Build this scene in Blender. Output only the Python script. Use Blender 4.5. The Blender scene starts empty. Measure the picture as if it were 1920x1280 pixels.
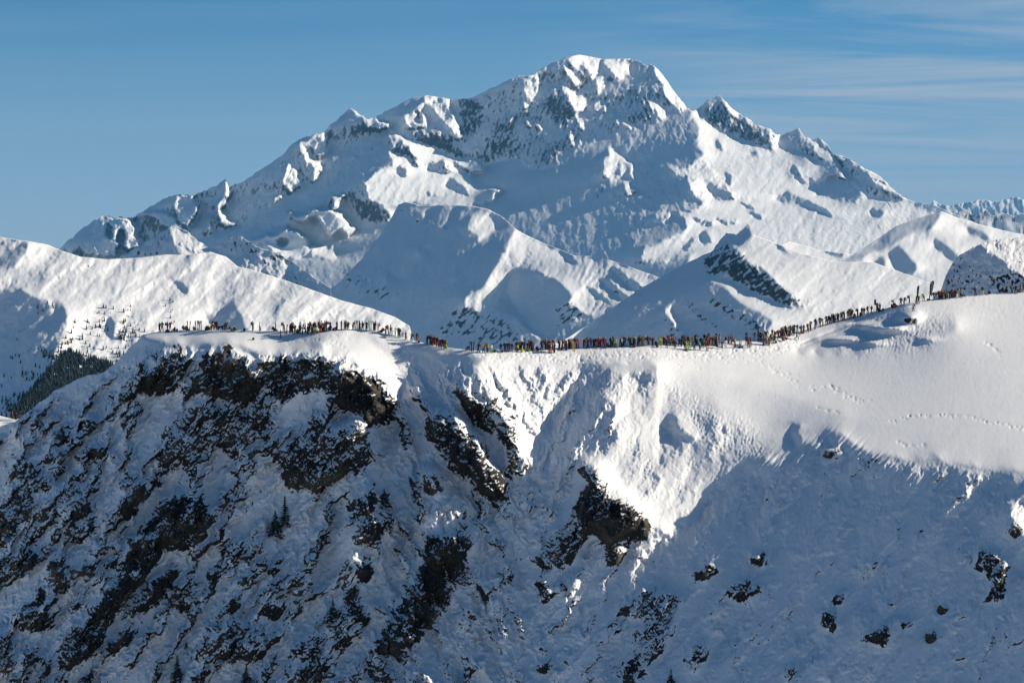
import bpy, bmesh, math, random
import numpy as np
from mathutils import Vector

sc = bpy.context.scene
col = sc.collection
F = 4516.0          # focal length in pixels of the 1920 px wide photograph
HY = 640.0          # row of the horizon
# ------------------------------------------------------------------ camera
cam_d = bpy.data.cameras.new("camera")
cam_d.sensor_width = 36.0
cam_d.lens = 36.0 * F / 1920.0
cam_d.clip_start = 1.0
cam_d.clip_end = 200000.0
cam = bpy.data.objects.new("camera", cam_d)
cam.location = (0, 0, 0)
cam.rotation_euler = (math.radians(90), 0, 0)
col.objects.link(cam)
sc.camera = cam
# ------------------------------------------------------------------ sun and sky
SUN_AZ, SUN_EL = math.radians(74), math.radians(22.5)      # azimuth clockwise from +Y
sdir = Vector((math.sin(SUN_AZ) * math.cos(SUN_EL), math.cos(SUN_AZ) * math.cos(SUN_EL), math.sin(SUN_EL)))
sun_d = bpy.data.lights.new("sun", 'SUN')
sun_d.energy = 5.0
sun_d.angle = math.radians(0.53)
sun_d.color = (1.0, 0.885, 0.71)
sun = bpy.data.objects.new("sun", sun_d)
sun.rotation_euler = (-sdir).to_track_quat('-Z', 'Y').to_euler()
sun.location = (0, 0, 500)
col.objects.link(sun)

world = bpy.data.worlds.new("World")
sc.world = world
world.use_nodes = True
wn, wl = world.node_tree.nodes, world.node_tree.links
wn.clear()
wo = wn.new('ShaderNodeOutputWorld')
bg = wn.new('ShaderNodeBackground')
sky = wn.new('ShaderNodeTexSky')
sky.sky_type = 'NISHITA'
sky.sun_disc = False
sky.sun_elevation = SUN_EL
sky.sun_rotation = SUN_AZ
sky.altitude = 2300
sky.air_density = 1.0
sky.dust_density = 0.1
sky.ozone_density = 2.0
bg.inputs['Strength'].default_value = 0.05
tc = wn.new('ShaderNodeTexCoord')
sep = wn.new('ShaderNodeSeparateXYZ')
wl.new(tc.outputs['Generated'], sep.inputs[0])
# thin cirrus veils: a layer high above, seen in perspective
addz = wn.new('ShaderNodeMath'); addz.operation = 'ADD'; addz.inputs[1].default_value = 0.03
wl.new(sep.outputs['Z'], addz.inputs[0])
dx = wn.new('ShaderNodeMath'); dx.operation = 'DIVIDE'
dy = wn.new('ShaderNodeMath'); dy.operation = 'DIVIDE'
wl.new(sep.outputs['X'], dx.inputs[0]); wl.new(addz.outputs[0], dx.inputs[1])
wl.new(sep.outputs['Y'], dy.inputs[0]); wl.new(addz.outputs[0], dy.inputs[1])
cmb = wn.new('ShaderNodeCombineXYZ')
wl.new(dx.outputs[0], cmb.inputs[0]); wl.new(dy.outputs[0], cmb.inputs[1])
mp = wn.new('ShaderNodeMapping')
mp.inputs['Location'].default_value = (0.9, 3.1, 0)
mp.inputs['Scale'].default_value = (0.42, 1.15, 1)
mp.inputs['Rotation'].default_value = (0, 0, math.radians(-16))
wl.new(cmb.outputs[0], mp.inputs[0])
nz = wn.new('ShaderNodeTexNoise')
nz.inputs['Scale'].default_value = 1.0
nz.inputs['Detail'].default_value = 9
nz.inputs['Roughness'].default_value = 0.6
nz.inputs['Distortion'].default_value = 1.3
wl.new(mp.outputs[0], nz.inputs['Vector'])
cr = wn.new('ShaderNodeMapRange')
cr.inputs['From Min'].default_value = 0.36
cr.inputs['From Max'].default_value = 0.64
cr.inputs['To Min'].default_value = 0.0
cr.inputs['To Max'].default_value = 0.95
cr.clamp = True
wl.new(nz.outputs['Fac'], cr.inputs['Value'])
# more veil toward the east (the right of the view and on past it)
er = wn.new('ShaderNodeMapRange')
er.inputs['From Min'].default_value = -0.02
er.inputs['From Max'].default_value = 0.15
er.inputs['To Min'].default_value = 0.10
er.inputs['To Max'].default_value = 1.0
er.interpolation_type = 'SMOOTHSTEP'
wl.new(sep.outputs['X'], er.inputs['Value'])
mu = wn.new('ShaderNodeMath'); mu.operation = 'MULTIPLY'
wl.new(cr.outputs[0], mu.inputs[0]); wl.new(er.outputs[0], mu.inputs[1])
zr = wn.new('ShaderNodeMapRange'); zr.interpolation_type = 'SMOOTHSTEP'      # the veil thins out toward the zenith
zr.inputs['From Min'].default_value = 0.14; zr.inputs['From Max'].default_value = 0.5
zr.inputs['To Min'].default_value = 1.0; zr.inputs['To Max'].default_value = 0.1
wl.new(sep.outputs['Z'], zr.inputs['Value'])
mu2 = wn.new('ShaderNodeMath'); mu2.operation = 'MULTIPLY'
wl.new(mu.outputs[0], mu2.inputs[0]); wl.new(zr.outputs[0], mu2.inputs[1]); mu = mu2
mx = wn.new('ShaderNodeMixRGB')
mx.inputs['Color2'].default_value = (5.6, 6.2, 7.0, 1)
wl.new(mu.outputs[0], mx.inputs['Fac'])
tint = wn.new('ShaderNodeMixRGB'); tint.blend_type = 'MULTIPLY'
tint.inputs['Fac'].default_value = 1.0
tint.inputs['Color2'].default_value = (0.27, 0.745, 1.0, 1)
wl.new(sky.outputs[0], tint.inputs['Color1'])
wl.new(tint.outputs[0], mx.inputs['Color1'])
# paler air low over the horizon, all round
hr = wn.new('ShaderNodeMapRange'); hr.interpolation_type = 'SMOOTHSTEP'
hr.inputs['From Min'].default_value = 0.0; hr.inputs['From Max'].default_value = 0.165
hr.inputs['To Min'].default_value = 1.1
hr.clamp = False; hr.inputs['To Max'].default_value = 0.0
wl.new(sep.outputs['Z'], hr.inputs['Value'])
hx = wn.new('ShaderNodeMixRGB'); hx.inputs['Color2'].default_value = (5.0, 5.9, 6.8, 1)
wl.new(hr.outputs[0], hx.inputs['Fac']); wl.new(mx.outputs[0], hx.inputs['Color1'])
wl.new(hx.outputs[0], bg.inputs['Color'])
wl.new(bg.outputs[0], wo.inputs['Surface'])

sc.view_settings.view_transform = 'Standard'
sc.view_settings.look = 'None'
sc.view_settings.exposure = 0.7
sc.view_settings.gamma = 1.0
sc.view_settings.use_curve_mapping = False
sc.render.engine = 'CYCLES'
sc.cycles.use_denoising = True
sc.cycles.use_adaptive_sampling = True
sc.cycles.adaptive_threshold = 0.02
sc.cycles.max_bounces = 5
sc.cycles.diffuse_bounces = 1
sc.cycles.volume_bounces = 0

# ------------------------------------------------------------------ numeric helpers
def hashgrad(ix, iy, seed):
    h = (ix * 374761393 + iy * 668265263 + seed * 1442695041) & 0xffffffff
    h = ((h ^ (h >> 13)) * 1274126177) & 0xffffffff
    h = h ^ (h >> 16)
    a = (h & 0xffff).astype(np.float32) * (2 * math.pi / 65536.0)
    return np.cos(a), np.sin(a)

def perlin(x, y, seed=0):
    xi = np.floor(x); yi = np.floor(y)
    fx = (x - xi).astype(np.float32); fy = (y - yi).astype(np.float32)
    xi = xi.astype(np.int64); yi = yi.astype(np.int64)
    u = fx * fx * fx * (fx * (fx * 6 - 15) + 10); v = fy * fy * fy * (fy * (fy * 6 - 15) + 10)
    def g(a, b):
        gx, gy = hashgrad(xi + a, yi + b, seed)
        return gx * (fx - a) + gy * (fy - b)
    n0 = g(0, 0) * (1 - u) + g(1, 0) * u
    n1 = g(0, 1) * (1 - u) + g(1, 1) * u
    return (n0 * (1 - v) + n1 * v) * 1.45

def fbm(x, y, octs=4, seed=0, gain=0.5, lac=2.03):
    s = 0; a = 1.0
    for k in range(octs):
        s = s + a * perlin(x, y, seed + 17 * k); a *= gain; x = x * lac + 3.1; y = y * lac + 1.7
    return s

def ridged(x, y, octs=4, seed=0, gain=0.5, lac=2.1):
    s = 0; a = 1.0; t = 0
    for k in range(octs):
        s = s + a * (1 - 2.0 * np.abs(perlin(x, y, seed + 31 * k))); t += a; a *= gain; x = x * lac + 5.3; y = y * lac + 2.9
    return s / t

def rot(X, Y, deg, su, sv):
    """coordinates across (su) and along (sv) a fall line that leans deg from the vertical"""
    a = math.radians(deg)
    return (X * math.cos(a) - Y * math.sin(a)) / su, (X * math.sin(a) + Y * math.cos(a)) / sv

def inside(poly, X, Y):
    r = np.zeros(X.shape, bool)
    n = len(poly)
    for i in range(n):
        x0, y0 = poly[i]; x1, y1 = poly[(i + 1) % n]
        if y0 == y1:
            continue
        c = ((Y < y0) != (Y < y1)) & (X < (x1 - x0) * (Y - y0) / (y1 - y0) + x0)
        r ^= c
    return r

def blur(A, sig):
    if sig <= 0:
        return A
    pad = int(sig * 3) + 2
    B = np.pad(A, pad, mode='edge')
    fy = np.fft.fftfreq(B.shape[0])[:, None]; fx = np.fft.rfftfreq(B.shape[1])[None, :]
    G = np.exp(-2 * math.pi ** 2 * sig ** 2 * (fx ** 2 + fy ** 2))
    C = np.fft.irfft2(np.fft.rfft2(B) * G, s=B.shape)
    return C[pad:-pad, pad:-pad]

def dct_solve(gx, gy, step, lam, wy=1.0):
    """least squares surface whose gradient is nearest (gx, gy); features wider than lam px are held back"""
    ny, nx = gx.shape
    b = np.zeros((ny, nx))
    hx = 0.5 * (gx[:, 1:] + gx[:, :-1]) * step
    hy = 0.5 * (gy[1:] + gy[:-1]) * step
    b[:, 1:] += hx; b[:, :-1] -= hx
    b[1:] += hy; b[:-1] -= hy
    def mirror(A):
        A = np.concatenate([A, A[:, ::-1]], 1)
        return np.concatenate([A, A[::-1]], 0)
    Bf = np.fft.rfft2(mirror(b))
    ky = 2 - 2 * np.cos(2 * math.pi * np.fft.fftfreq(2 * ny))[:, None]
    kx = 2 - 2 * np.cos(2 * math.pi * np.fft.rfftfreq(2 * nx))[None, :]
    k2 = kx + wy * ky
    l2 = (step / lam) ** 2 if lam else 0.0
    den = k2 + l2
    den[0, 0] = 1.0
    Q = Bf / den
    Q[0, 0] = 0
    return np.fft.irfft2(Q, s=(2 * ny, 2 * nx))[:ny, :nx]

def smooth(a, b, x):
    t = np.clip((x - a) / (b - a), 0, 1)
    return t * t * (3 - 2 * t)

def new_mesh(name, V, nr, nc, mats, attrs=None):
    """a grid of nr rows x nc columns of vertices as one mesh"""
    me = bpy.data.meshes.new(name)
    idx = np.arange(nr * nc, dtype=np.int32).reshape(nr, nc)
    q = np.stack([idx[1:, :-1], idx[1:, 1:], idx[:-1, 1:], idx[:-1, :-1]], -1).reshape(-1, 4)
    me.vertices.add(nr * nc)
    me.vertices.foreach_set('co', np.ascontiguousarray(V.reshape(-1), dtype=np.float32))
    me.loops.add(q.size)
    me.loops.foreach_set('vertex_index', q.reshape(-1))
    me.polygons.add(len(q))
    me.polygons.foreach_set('loop_start', np.arange(0, q.size, 4, dtype=np.int32))
    me.polygons.foreach_set('use_smooth', np.ones(len(q), bool))
    me.update(calc_edges=True)
    for k, a in (attrs or {}).items():
        at = me.attributes.new(k, 'FLOAT', 'POINT')
        at.data.foreach_set('value', np.ascontiguousarray(a.reshape(-1), dtype=np.float32))
    for m in mats:
        me.materials.append(m)
    return me

def tag(o, label=None, cat=None, group=None, kind=None):
    if label: o['label'] = label
    if cat: o['category'] = cat
    if group: o['group'] = group
    if kind: o['kind'] = kind
    return o

# ------------------------------------------------------------------ materials
def nt(name):
    m = bpy.data.materials.new(name)
    m.use_nodes = True
    n = m.node_tree.nodes; l = m.node_tree.links
    n.clear()
    out = n.new('ShaderNodeOutputMaterial')
    b = n.new('ShaderNodeBsdfPrincipled')
    l.new(b.outputs[0], out.inputs['Surface'])
    return m, n, l, b

def terrain_mat(name, unit, rock_a, rock_b, rock_c, soft=0.08, brk=0.9, snow=(0.80, 0.81, 0.83), bump=0.5, rough_lo=0.4, snowbump=0.25):
    """snow over rock; the 'rock' attribute says where the wind has bared the stone. unit = metres per fine grain"""
    m, n, l, b = nt(name)
    at = n.new('ShaderNodeAttribute'); at.attribute_name = 'rock'
    geo = n.new('ShaderNodeNewGeometry')
    n1 = n.new('ShaderNodeTexNoise'); n1.inputs['Scale'].default_value = 1.0 / unit
    n1.inputs['Detail'].default_value = 5; n1.inputs['Roughness'].default_value = 0.65
    l.new(geo.outputs['Position'], n1.inputs['Vector'])
    n2 = n.new('ShaderNodeTexNoise'); n2.inputs['Scale'].default_value = 0.09 / unit
    n2.inputs['Detail'].default_value = 4
    l.new(geo.outputs['Position'], n2.inputs['Vector'])
    # edge of snow and rock broken by the fine grain
    ad = n.new('ShaderNodeMath'); ad.operation = 'MULTIPLY_ADD'
    ad.inputs[1].default_value = brk; ad.inputs[2].default_value = -brk / 2
    l.new(n1.outputs['Fac'], ad.inputs[0])
    sm = n.new('ShaderNodeMath'); sm.operation = 'ADD'
    l.new(at.outputs['Fac'], sm.inputs[0]); l.new(ad.outputs[0], sm.inputs[1])
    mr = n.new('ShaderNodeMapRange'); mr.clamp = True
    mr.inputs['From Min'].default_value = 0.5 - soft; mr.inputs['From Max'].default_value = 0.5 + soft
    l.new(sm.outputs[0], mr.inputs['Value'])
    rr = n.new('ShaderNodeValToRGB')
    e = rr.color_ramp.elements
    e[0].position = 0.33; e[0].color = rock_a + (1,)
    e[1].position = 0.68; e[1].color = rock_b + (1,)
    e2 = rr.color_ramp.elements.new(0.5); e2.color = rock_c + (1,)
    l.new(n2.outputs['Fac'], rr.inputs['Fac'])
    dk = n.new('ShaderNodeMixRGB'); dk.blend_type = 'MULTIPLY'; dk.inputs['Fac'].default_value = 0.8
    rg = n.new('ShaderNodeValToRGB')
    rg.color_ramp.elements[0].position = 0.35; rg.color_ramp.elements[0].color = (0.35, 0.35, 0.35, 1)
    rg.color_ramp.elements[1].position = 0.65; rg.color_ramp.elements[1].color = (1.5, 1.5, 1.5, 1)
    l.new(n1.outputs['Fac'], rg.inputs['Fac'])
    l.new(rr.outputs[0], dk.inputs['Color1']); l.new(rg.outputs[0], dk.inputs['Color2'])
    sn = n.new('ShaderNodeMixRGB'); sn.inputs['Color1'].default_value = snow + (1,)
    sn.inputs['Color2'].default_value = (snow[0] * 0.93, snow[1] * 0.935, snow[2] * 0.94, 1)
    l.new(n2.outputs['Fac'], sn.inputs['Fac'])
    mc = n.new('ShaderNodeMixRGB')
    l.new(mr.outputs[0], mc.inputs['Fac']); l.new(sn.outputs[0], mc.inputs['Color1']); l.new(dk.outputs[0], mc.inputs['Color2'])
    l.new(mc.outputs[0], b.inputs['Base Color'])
    b.inputs['Roughness'].default_value = 0.75
    b.inputs['Specular IOR Level'].default_value = 0.15
    bs = n.new('ShaderNodeMath'); bs.operation = 'MULTIPLY_ADD'
    bs.inputs[1].default_value = bump - snowbump; bs.inputs[2].default_value = snowbump
    l.new(mr.outputs[0], bs.inputs[0])
    bp = n.new('ShaderNodeBump'); bp.inputs['Distance'].default_value = unit * 1.2
    l.new(bs.outputs[0], bp.inputs['Strength'])
    l.new(n1.outputs['Fac'], bp.inputs['Height'])
    l.new(bp.outputs[0], b.inputs['Normal'])
    return m

M_near = terrain_mat('near snow and gneiss', 0.30, (0.020, 0.019, 0.019), (0.105, 0.088, 0.072), (0.038, 0.036, 0.034), bump=1.0, snowbump=0.10, soft=0.2, brk=0.6)
M_mid = terrain_mat('mid snow and rock', 12.0, (0.05, 0.05, 0.055), (0.12, 0.11, 0.10), (0.08, 0.08, 0.08), bump=0.8, soft=0.2, snowbump=0.06)
M_far = terrain_mat('far snow and granite', 45.0, (0.06, 0.06, 0.07), (0.15, 0.14, 0.135), (0.09, 0.09, 0.095), bump=0.8, soft=0.38, snowbump=0.1)

# ------------------------------------------------------------------ relief builder
class Relief:
    """A mountainside: sloped and turned faces are laid down region by region, integrated to one surface
    and stood at its real distance. p = how far a face turns to the right, r = cotangent of its slope."""
    def __init__(s, x0, x1, y0, y1, step, p0=0.0, r0=1.3, seed=1, warp=6.0, wscale=30.0):
        s.step = step
        s.xs = np.arange(x0, x1 + step, step); s.ys = np.arange(y0, y1 + step, step)
        s.X, s.Y = np.meshgrid(s.xs, s.ys)
        s.p = np.full(s.X.shape, float(p0)); s.r = np.full(s.X.shape, float(r0))
        s.rock = np.zeros(s.X.shape); s.rough = np.zeros(s.X.shape)
        s.seed = seed
        s.WX = s.X + warp * fbm(s.X / wscale, s.Y / wscale, 4, seed + 100, 0.6) + 1.6 * fbm(s.X / 5, s.Y / 5, 2, seed + 101)
        s.WY = s.Y + warp * fbm(s.X / wscale, s.Y / wscale, 4, seed + 200, 0.6) + 1.6 * fbm(s.X / 5, s.Y / 5, 2, seed + 201)
    def mask(s, poly, feather=0, warp=True):
        m = inside(poly, s.WX if warp else s.X, s.WY if warp else s.Y).astype(float)
        return np.clip(blur(m, feather / s.step), 0, 1) if feather else m
    def face(s, poly, p=None, r=None, feather=0, rock=None):
        m = s.mask(poly, feather)
        if p is not None: s.p = s.p * (1 - m) + p * m
        if r is not None: s.r = s.r * (1 - m) + r * m
        if rock is not None: s.rock = s.rock * (1 - m) + rock * m
    def stone(s, poly, d, feather=3):
        s.rock = np.maximum(s.rock, d * s.mask(poly, feather))
    def lean(s, k=0.3):
        thr = (0.242 - 0.384 * s.r) / 0.9
        s.p = np.where(s.p < 0, np.minimum(thr, 0) - 0.12 + k * s.p, s.p * 1.15)
    def solve(s, lam_p=500, soft=1.5, wy=0.4, relax=0, hi=0.42, lo=0.10, raise_=0):
        p = blur(s.p, soft / s.step)
        r = blur(s.r, soft / s.step)
        z_ = np.zeros_like(p)
        lit = smooth(-0.05, 0.12, p)
        qr = dct_solve(z_, -r, s.step, 0)
        for k in range(relax + 1):
            s.q = dct_solve(p, z_, s.step, lam_p, wy) + qr
            if k == relax: break
            Yx, Yz = s.grads()
            dn = (sdir.x * Yx - sdir.y + sdir.z * Yz) / np.sqrt(1 + Yx ** 2 + Yz ** 2)
            e = lit * np.clip(hi - dn, 0, .6) - (1 - lit) * np.clip(dn + lo, 0, .6)
            p = p + 1.1 * blur(e, 1.0)
        for k in range(raise_):
            # spurs that ought to stand in the sun are pushed out until it clears whatever is east of them
            d = s.screened()
            m = smooth(.3, .8, lit)
            w = blur(m, 9 / s.step) + 1e-3
            s.q = s.q - blur(m, 1.5 / s.step) * np.clip(blur(m * np.clip(d + 2, 0, 70), 9 / s.step) / w * 1.5, 0, 60)
    def screened(s):
        ny, nx = s.q.shape
        jj, ii = np.mgrid[0:ny, 0:nx]
        best = np.full(s.q.shape, -1e9); t = 3.0
        while t < 520:
            a = ii + int(round(sdir.x * t / s.step)); b = jj - int(round(sdir.z * t / s.step))
            ok = (a < nx) & (b >= 0)
            v = s.q + sdir.y * t - s.q[np.clip(b, 0, ny - 1), np.clip(a, 0, nx - 1)]
            best = np.where(ok, np.maximum(best, v), best)
            t *= 1.09
            t += s.step * .5
        return best
    def grads(s):
        gy, gx = np.gradient(s.q, s.step)
        return gx, -gy            # Yx, Yz
    def build(s, name, crest, D0, qref, mat, jag=1.5, jscale=18.0, nrow=200, bottom=None, back=None, skirt=True, extra=None, pw=1.0):
        xs = s.xs
        cx = np.array([c[0] for c in crest], float); cy = np.array([c[1] for c in crest], float)
        cr = np.interp(xs, cx, cy)
        if jag:
            jm = np.interp(xs, [c[0] for c in crest], [c[2] if len(c) > 2 else 1.0 for c in crest])
            cr = cr + jag * jm * fbm(xs / jscale, np.full(xs.shape, 7.7), 4, s.seed + 5, 0.62)
        yb = bottom if bottom is not None else s.ys[-1]
        t = np.linspace(0, 1, nrow) ** pw
        PY = cr[None, :] + t[:, None] * (np.maximum(yb, cr + 4)[None, :] - cr[None, :])
        fy = np.clip((PY - s.ys[0]) / s.step, 0, len(s.ys) - 1.001)
        i0 = fy.astype(int); w = fy - i0
        ci = np.arange(len(xs))[None, :].repeat(nrow, 0)
        def samp(A): return A[i0, ci] * (1 - w) + A[i0 + 1, ci] * w
        q = samp(s.q) - qref
        D = D0 * np.exp(q / F)
        PX = xs[None, :].repeat(nrow, 0)
        V = np.stack([(PX - 960) / F * D, D, (HY - PY) / F * D], -1)
        at = {'rock': samp(s.rockf)}
        rows = [V]
        # the far side of the crest
        top = V[0]
        u = D0 / F
        back = back or [(6, 1.5), (25, 10), (70, 40), (180, 130), (420, 330)]
        for (dyy, dz) in back:
            nzz = fbm(xs / 40.0, np.full(xs.shape, dyy * 0.13), 3, s.seed + 9)
            b = top.copy(); b[:, 1] += dyy * u * (1 + 0.2 * nzz); b[:, 2] -= dz * u * (1 + 0.2 * nzz)
            rows.insert(0, b[None])
        nb = len(back)
        if skirt:
            bot = V[-1]
            for (dyy, dz) in ((30, 25), (120, 110), (260, 260)):
                b = bot.copy(); b[:, 1] -= dyy * u; b[:, 2] -= dz * u
                rows.append(b[None])
        VV = np.concatenate(rows, 0)
        ra = np.concatenate([at['rock'][:1].repeat(nb, 0) * 0.6, at['rock']] + ([at['rock'][-1:].repeat(3, 0)] if skirt else []), 0)
        me = new_mesh(name, VV, VV.shape[0], VV.shape[1], [mat], {'rock': ra})
        o = bpy.data.objects.new(name, me)
        col.objects.link(o)
        tag(o, kind='structure')
        s.cr = cr; s.D0 = D0; s.qref = qref
        return o
    def at(s, px, py):
        """the point of the surface seen at a pixel"""
        ix = (px - s.xs[0]) / s.step; i = int(max(0, min(len(s.xs) - 2, ix)))
        c = float(np.interp(px, s.xs, s.cr))
        pe = max(py, c)
        iy = max(0, min(len(s.ys) - 1.001, (pe - s.ys[0]) / s.step)); j = int(iy)
        w = iy - j
        q = s.q[j, i] * (1 - w) + s.q[j + 1, i] * w - s.qref
        D = s.D0 * math.exp(q / F)
        return Vector(((px - 960) / F * D, D, (HY - pe) / F * D)), c

def finish_rock(R, amp, bias=0.0, leans=((0, 1.0),), su=7.0, sv=22.0, steep=0.6, lo=0.45, hi=0.85):
    """where stone shows: by the region's share of rock, along the fall lines, less on flat ledges"""
    Yx, Yz = R.grads()
    nzv = Yz / np.sqrt(1 + Yx ** 2 + Yz ** 2)          # 1 = flat ground
    n = 0
    for k, (deg, wgt) in enumerate(leans):
        u, v = rot(R.X, R.Y, deg, su, sv)
        n = n + wgt * fbm(u, v, 4, R.seed + 40 + k, 0.6)
    sc_ = blur(R.rock, 3) * 1.05 + amp * 1.3 * n + steep * (0.72 - nzv) + bias
    R.rockf = smooth(lo, hi, sc_) * smooth(0, .1, blur(R.rock, 3))

# ================================================================== valley floor
def box_mesh(name, x0, x1, y0, y1, z0, z1):
    bm = bmesh.new()
    vs = [bm.verts.new((x, y, z)) for z in (z0, z1) for y in (y0, y1) for x in (x0, x1)]
    for f in ((0, 2, 3, 1), (4, 5, 7, 6), (0, 1, 5, 4), (2, 6, 7, 3), (0, 4, 6, 2), (1, 3, 7, 5)):
        bm.faces.new([vs[i] for i in f])
    me = bpy.data.meshes.new(name); bm.to_mesh(me); bm.free()
    return me

xs = np.linspace(-60000, 60000, 121); ys = np.linspace(-9000, 90000, 100)
GX, GY = np.meshgrid(xs, ys)
GZ = -1250 + 160 * fbm(GX / 9000.0, GY / 9000.0, 4, 3)
Vg = np.stack([GX, GY, GZ], -1)[::-1]
me = new_mesh('valley_ground', Vg, 100, 121, [M_far], {'rock': np.zeros(GX.shape)})
o = bpy.data.objects.new('valley_ground', me); col.objects.link(o); tag(o, kind='structure')

# ================================================================== far ranges
R = Relief(1640, 1990, 350, 480, 2.0, p0=0.1, r0=1.2, seed=61)
R.p += 1.1 * fbm(R.X / 14, R.Y / 30, 3, 5) + 0.3
R.rock[:] = 0.35
R.solve(60, 1)
R.q += 3 * fbm(*rot(R.X, R.Y, 15, 7, 16), 3, 8)
finish_rock(R, 0.35)
R.build('far_range', [(1640, 400), (1700, 392), (1740, 384), (1752, 376), (1766, 383), (1782, 386), (1800, 379), (1815, 380), (1835, 374), (1858, 377), (1872, 379), (1884, 372), (1903, 370), (1925, 376), (1950, 372), (1990, 377)],
        46000, 0, M_far, jag=3.0, jscale=11, nrow=50)
R = Relief(1690, 1990, 380, 480, 2.0, p0=-0.2, r0=1.3, seed=62)
R.p += 1.0 * fbm(R.X / 18, R.Y / 24, 3, 5)
R.rock[:] = 0.45
R.solve(60, 1)
finish_rock(R, 0.35)
R.build('far_hills', [(1690, 420), (1750, 414), (1790, 402), (1806, 391), (1822, 403), (1838, 404), (1848, 394), (1860, 405), (1878, 397), (1900, 405), (1925, 401), (1950, 408), (1990, 404)],
        27000, 0, M_far, jag=2.5, jscale=12, nrow=40)

# ================================================================== the great snow massif
R = Relief(90, 1990, 96, 690, 2.0, p0=-0.5, r0=1.3, seed=11, warp=3.6, wscale=14)
f = R.face
f([(1285, 200), (1990, 380), (1990, 700), (1200, 700), (1290, 500), (1300, 330)], p=0.7, r=1.7, feather=6)
f([(110, 465), (700, 215), (745, 262), (620, 300), (560, 400), (420, 480), (120, 480)], p=-0.6, r=1.0, feather=3, rock=.22)
f([(895, 178), (1060, 100), (1200, 105), (1300, 215), (1240, 240), (1100, 250), (960, 290), (905, 300)], p=-0.6, r=0.8, feather=5, rock=.2)
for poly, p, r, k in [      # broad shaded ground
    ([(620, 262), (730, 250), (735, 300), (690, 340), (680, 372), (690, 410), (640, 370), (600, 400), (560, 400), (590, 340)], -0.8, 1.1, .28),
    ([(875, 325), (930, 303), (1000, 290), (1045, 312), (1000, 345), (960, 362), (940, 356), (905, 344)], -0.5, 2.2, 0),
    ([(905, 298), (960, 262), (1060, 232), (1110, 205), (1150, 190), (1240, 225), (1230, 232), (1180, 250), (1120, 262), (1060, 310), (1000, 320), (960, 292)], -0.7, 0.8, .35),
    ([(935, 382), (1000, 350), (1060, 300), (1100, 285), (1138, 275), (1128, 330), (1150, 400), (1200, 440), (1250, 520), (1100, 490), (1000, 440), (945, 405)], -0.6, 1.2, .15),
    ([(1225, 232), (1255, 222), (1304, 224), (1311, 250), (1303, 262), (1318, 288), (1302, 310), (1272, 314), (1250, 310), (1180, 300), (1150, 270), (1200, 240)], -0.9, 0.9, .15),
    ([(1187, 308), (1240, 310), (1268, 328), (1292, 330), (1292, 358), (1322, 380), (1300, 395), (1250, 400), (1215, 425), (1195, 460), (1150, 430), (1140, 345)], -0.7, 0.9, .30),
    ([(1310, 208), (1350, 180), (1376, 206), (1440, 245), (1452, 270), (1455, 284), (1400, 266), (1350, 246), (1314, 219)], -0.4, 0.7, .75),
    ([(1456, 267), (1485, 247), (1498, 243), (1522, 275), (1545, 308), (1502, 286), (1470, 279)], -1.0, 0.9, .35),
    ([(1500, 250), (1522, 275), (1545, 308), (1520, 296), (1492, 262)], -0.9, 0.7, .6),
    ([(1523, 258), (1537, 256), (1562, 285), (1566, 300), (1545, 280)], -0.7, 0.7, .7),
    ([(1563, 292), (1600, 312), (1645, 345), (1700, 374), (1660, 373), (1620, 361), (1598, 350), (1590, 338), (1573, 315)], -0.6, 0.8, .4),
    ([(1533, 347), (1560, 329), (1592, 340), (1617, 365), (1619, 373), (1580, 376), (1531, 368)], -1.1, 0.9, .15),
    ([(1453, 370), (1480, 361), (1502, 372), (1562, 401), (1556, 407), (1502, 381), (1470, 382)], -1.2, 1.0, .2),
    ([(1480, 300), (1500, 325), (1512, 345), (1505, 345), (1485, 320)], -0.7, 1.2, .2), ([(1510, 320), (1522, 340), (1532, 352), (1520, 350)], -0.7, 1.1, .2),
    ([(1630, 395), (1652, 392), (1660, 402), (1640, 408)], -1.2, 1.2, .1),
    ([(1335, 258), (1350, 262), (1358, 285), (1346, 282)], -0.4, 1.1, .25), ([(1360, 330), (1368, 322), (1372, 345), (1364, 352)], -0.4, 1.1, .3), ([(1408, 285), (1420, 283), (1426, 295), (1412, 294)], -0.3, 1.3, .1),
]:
    f(poly, p=p, r=r, feather=2, rock=k)
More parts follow.
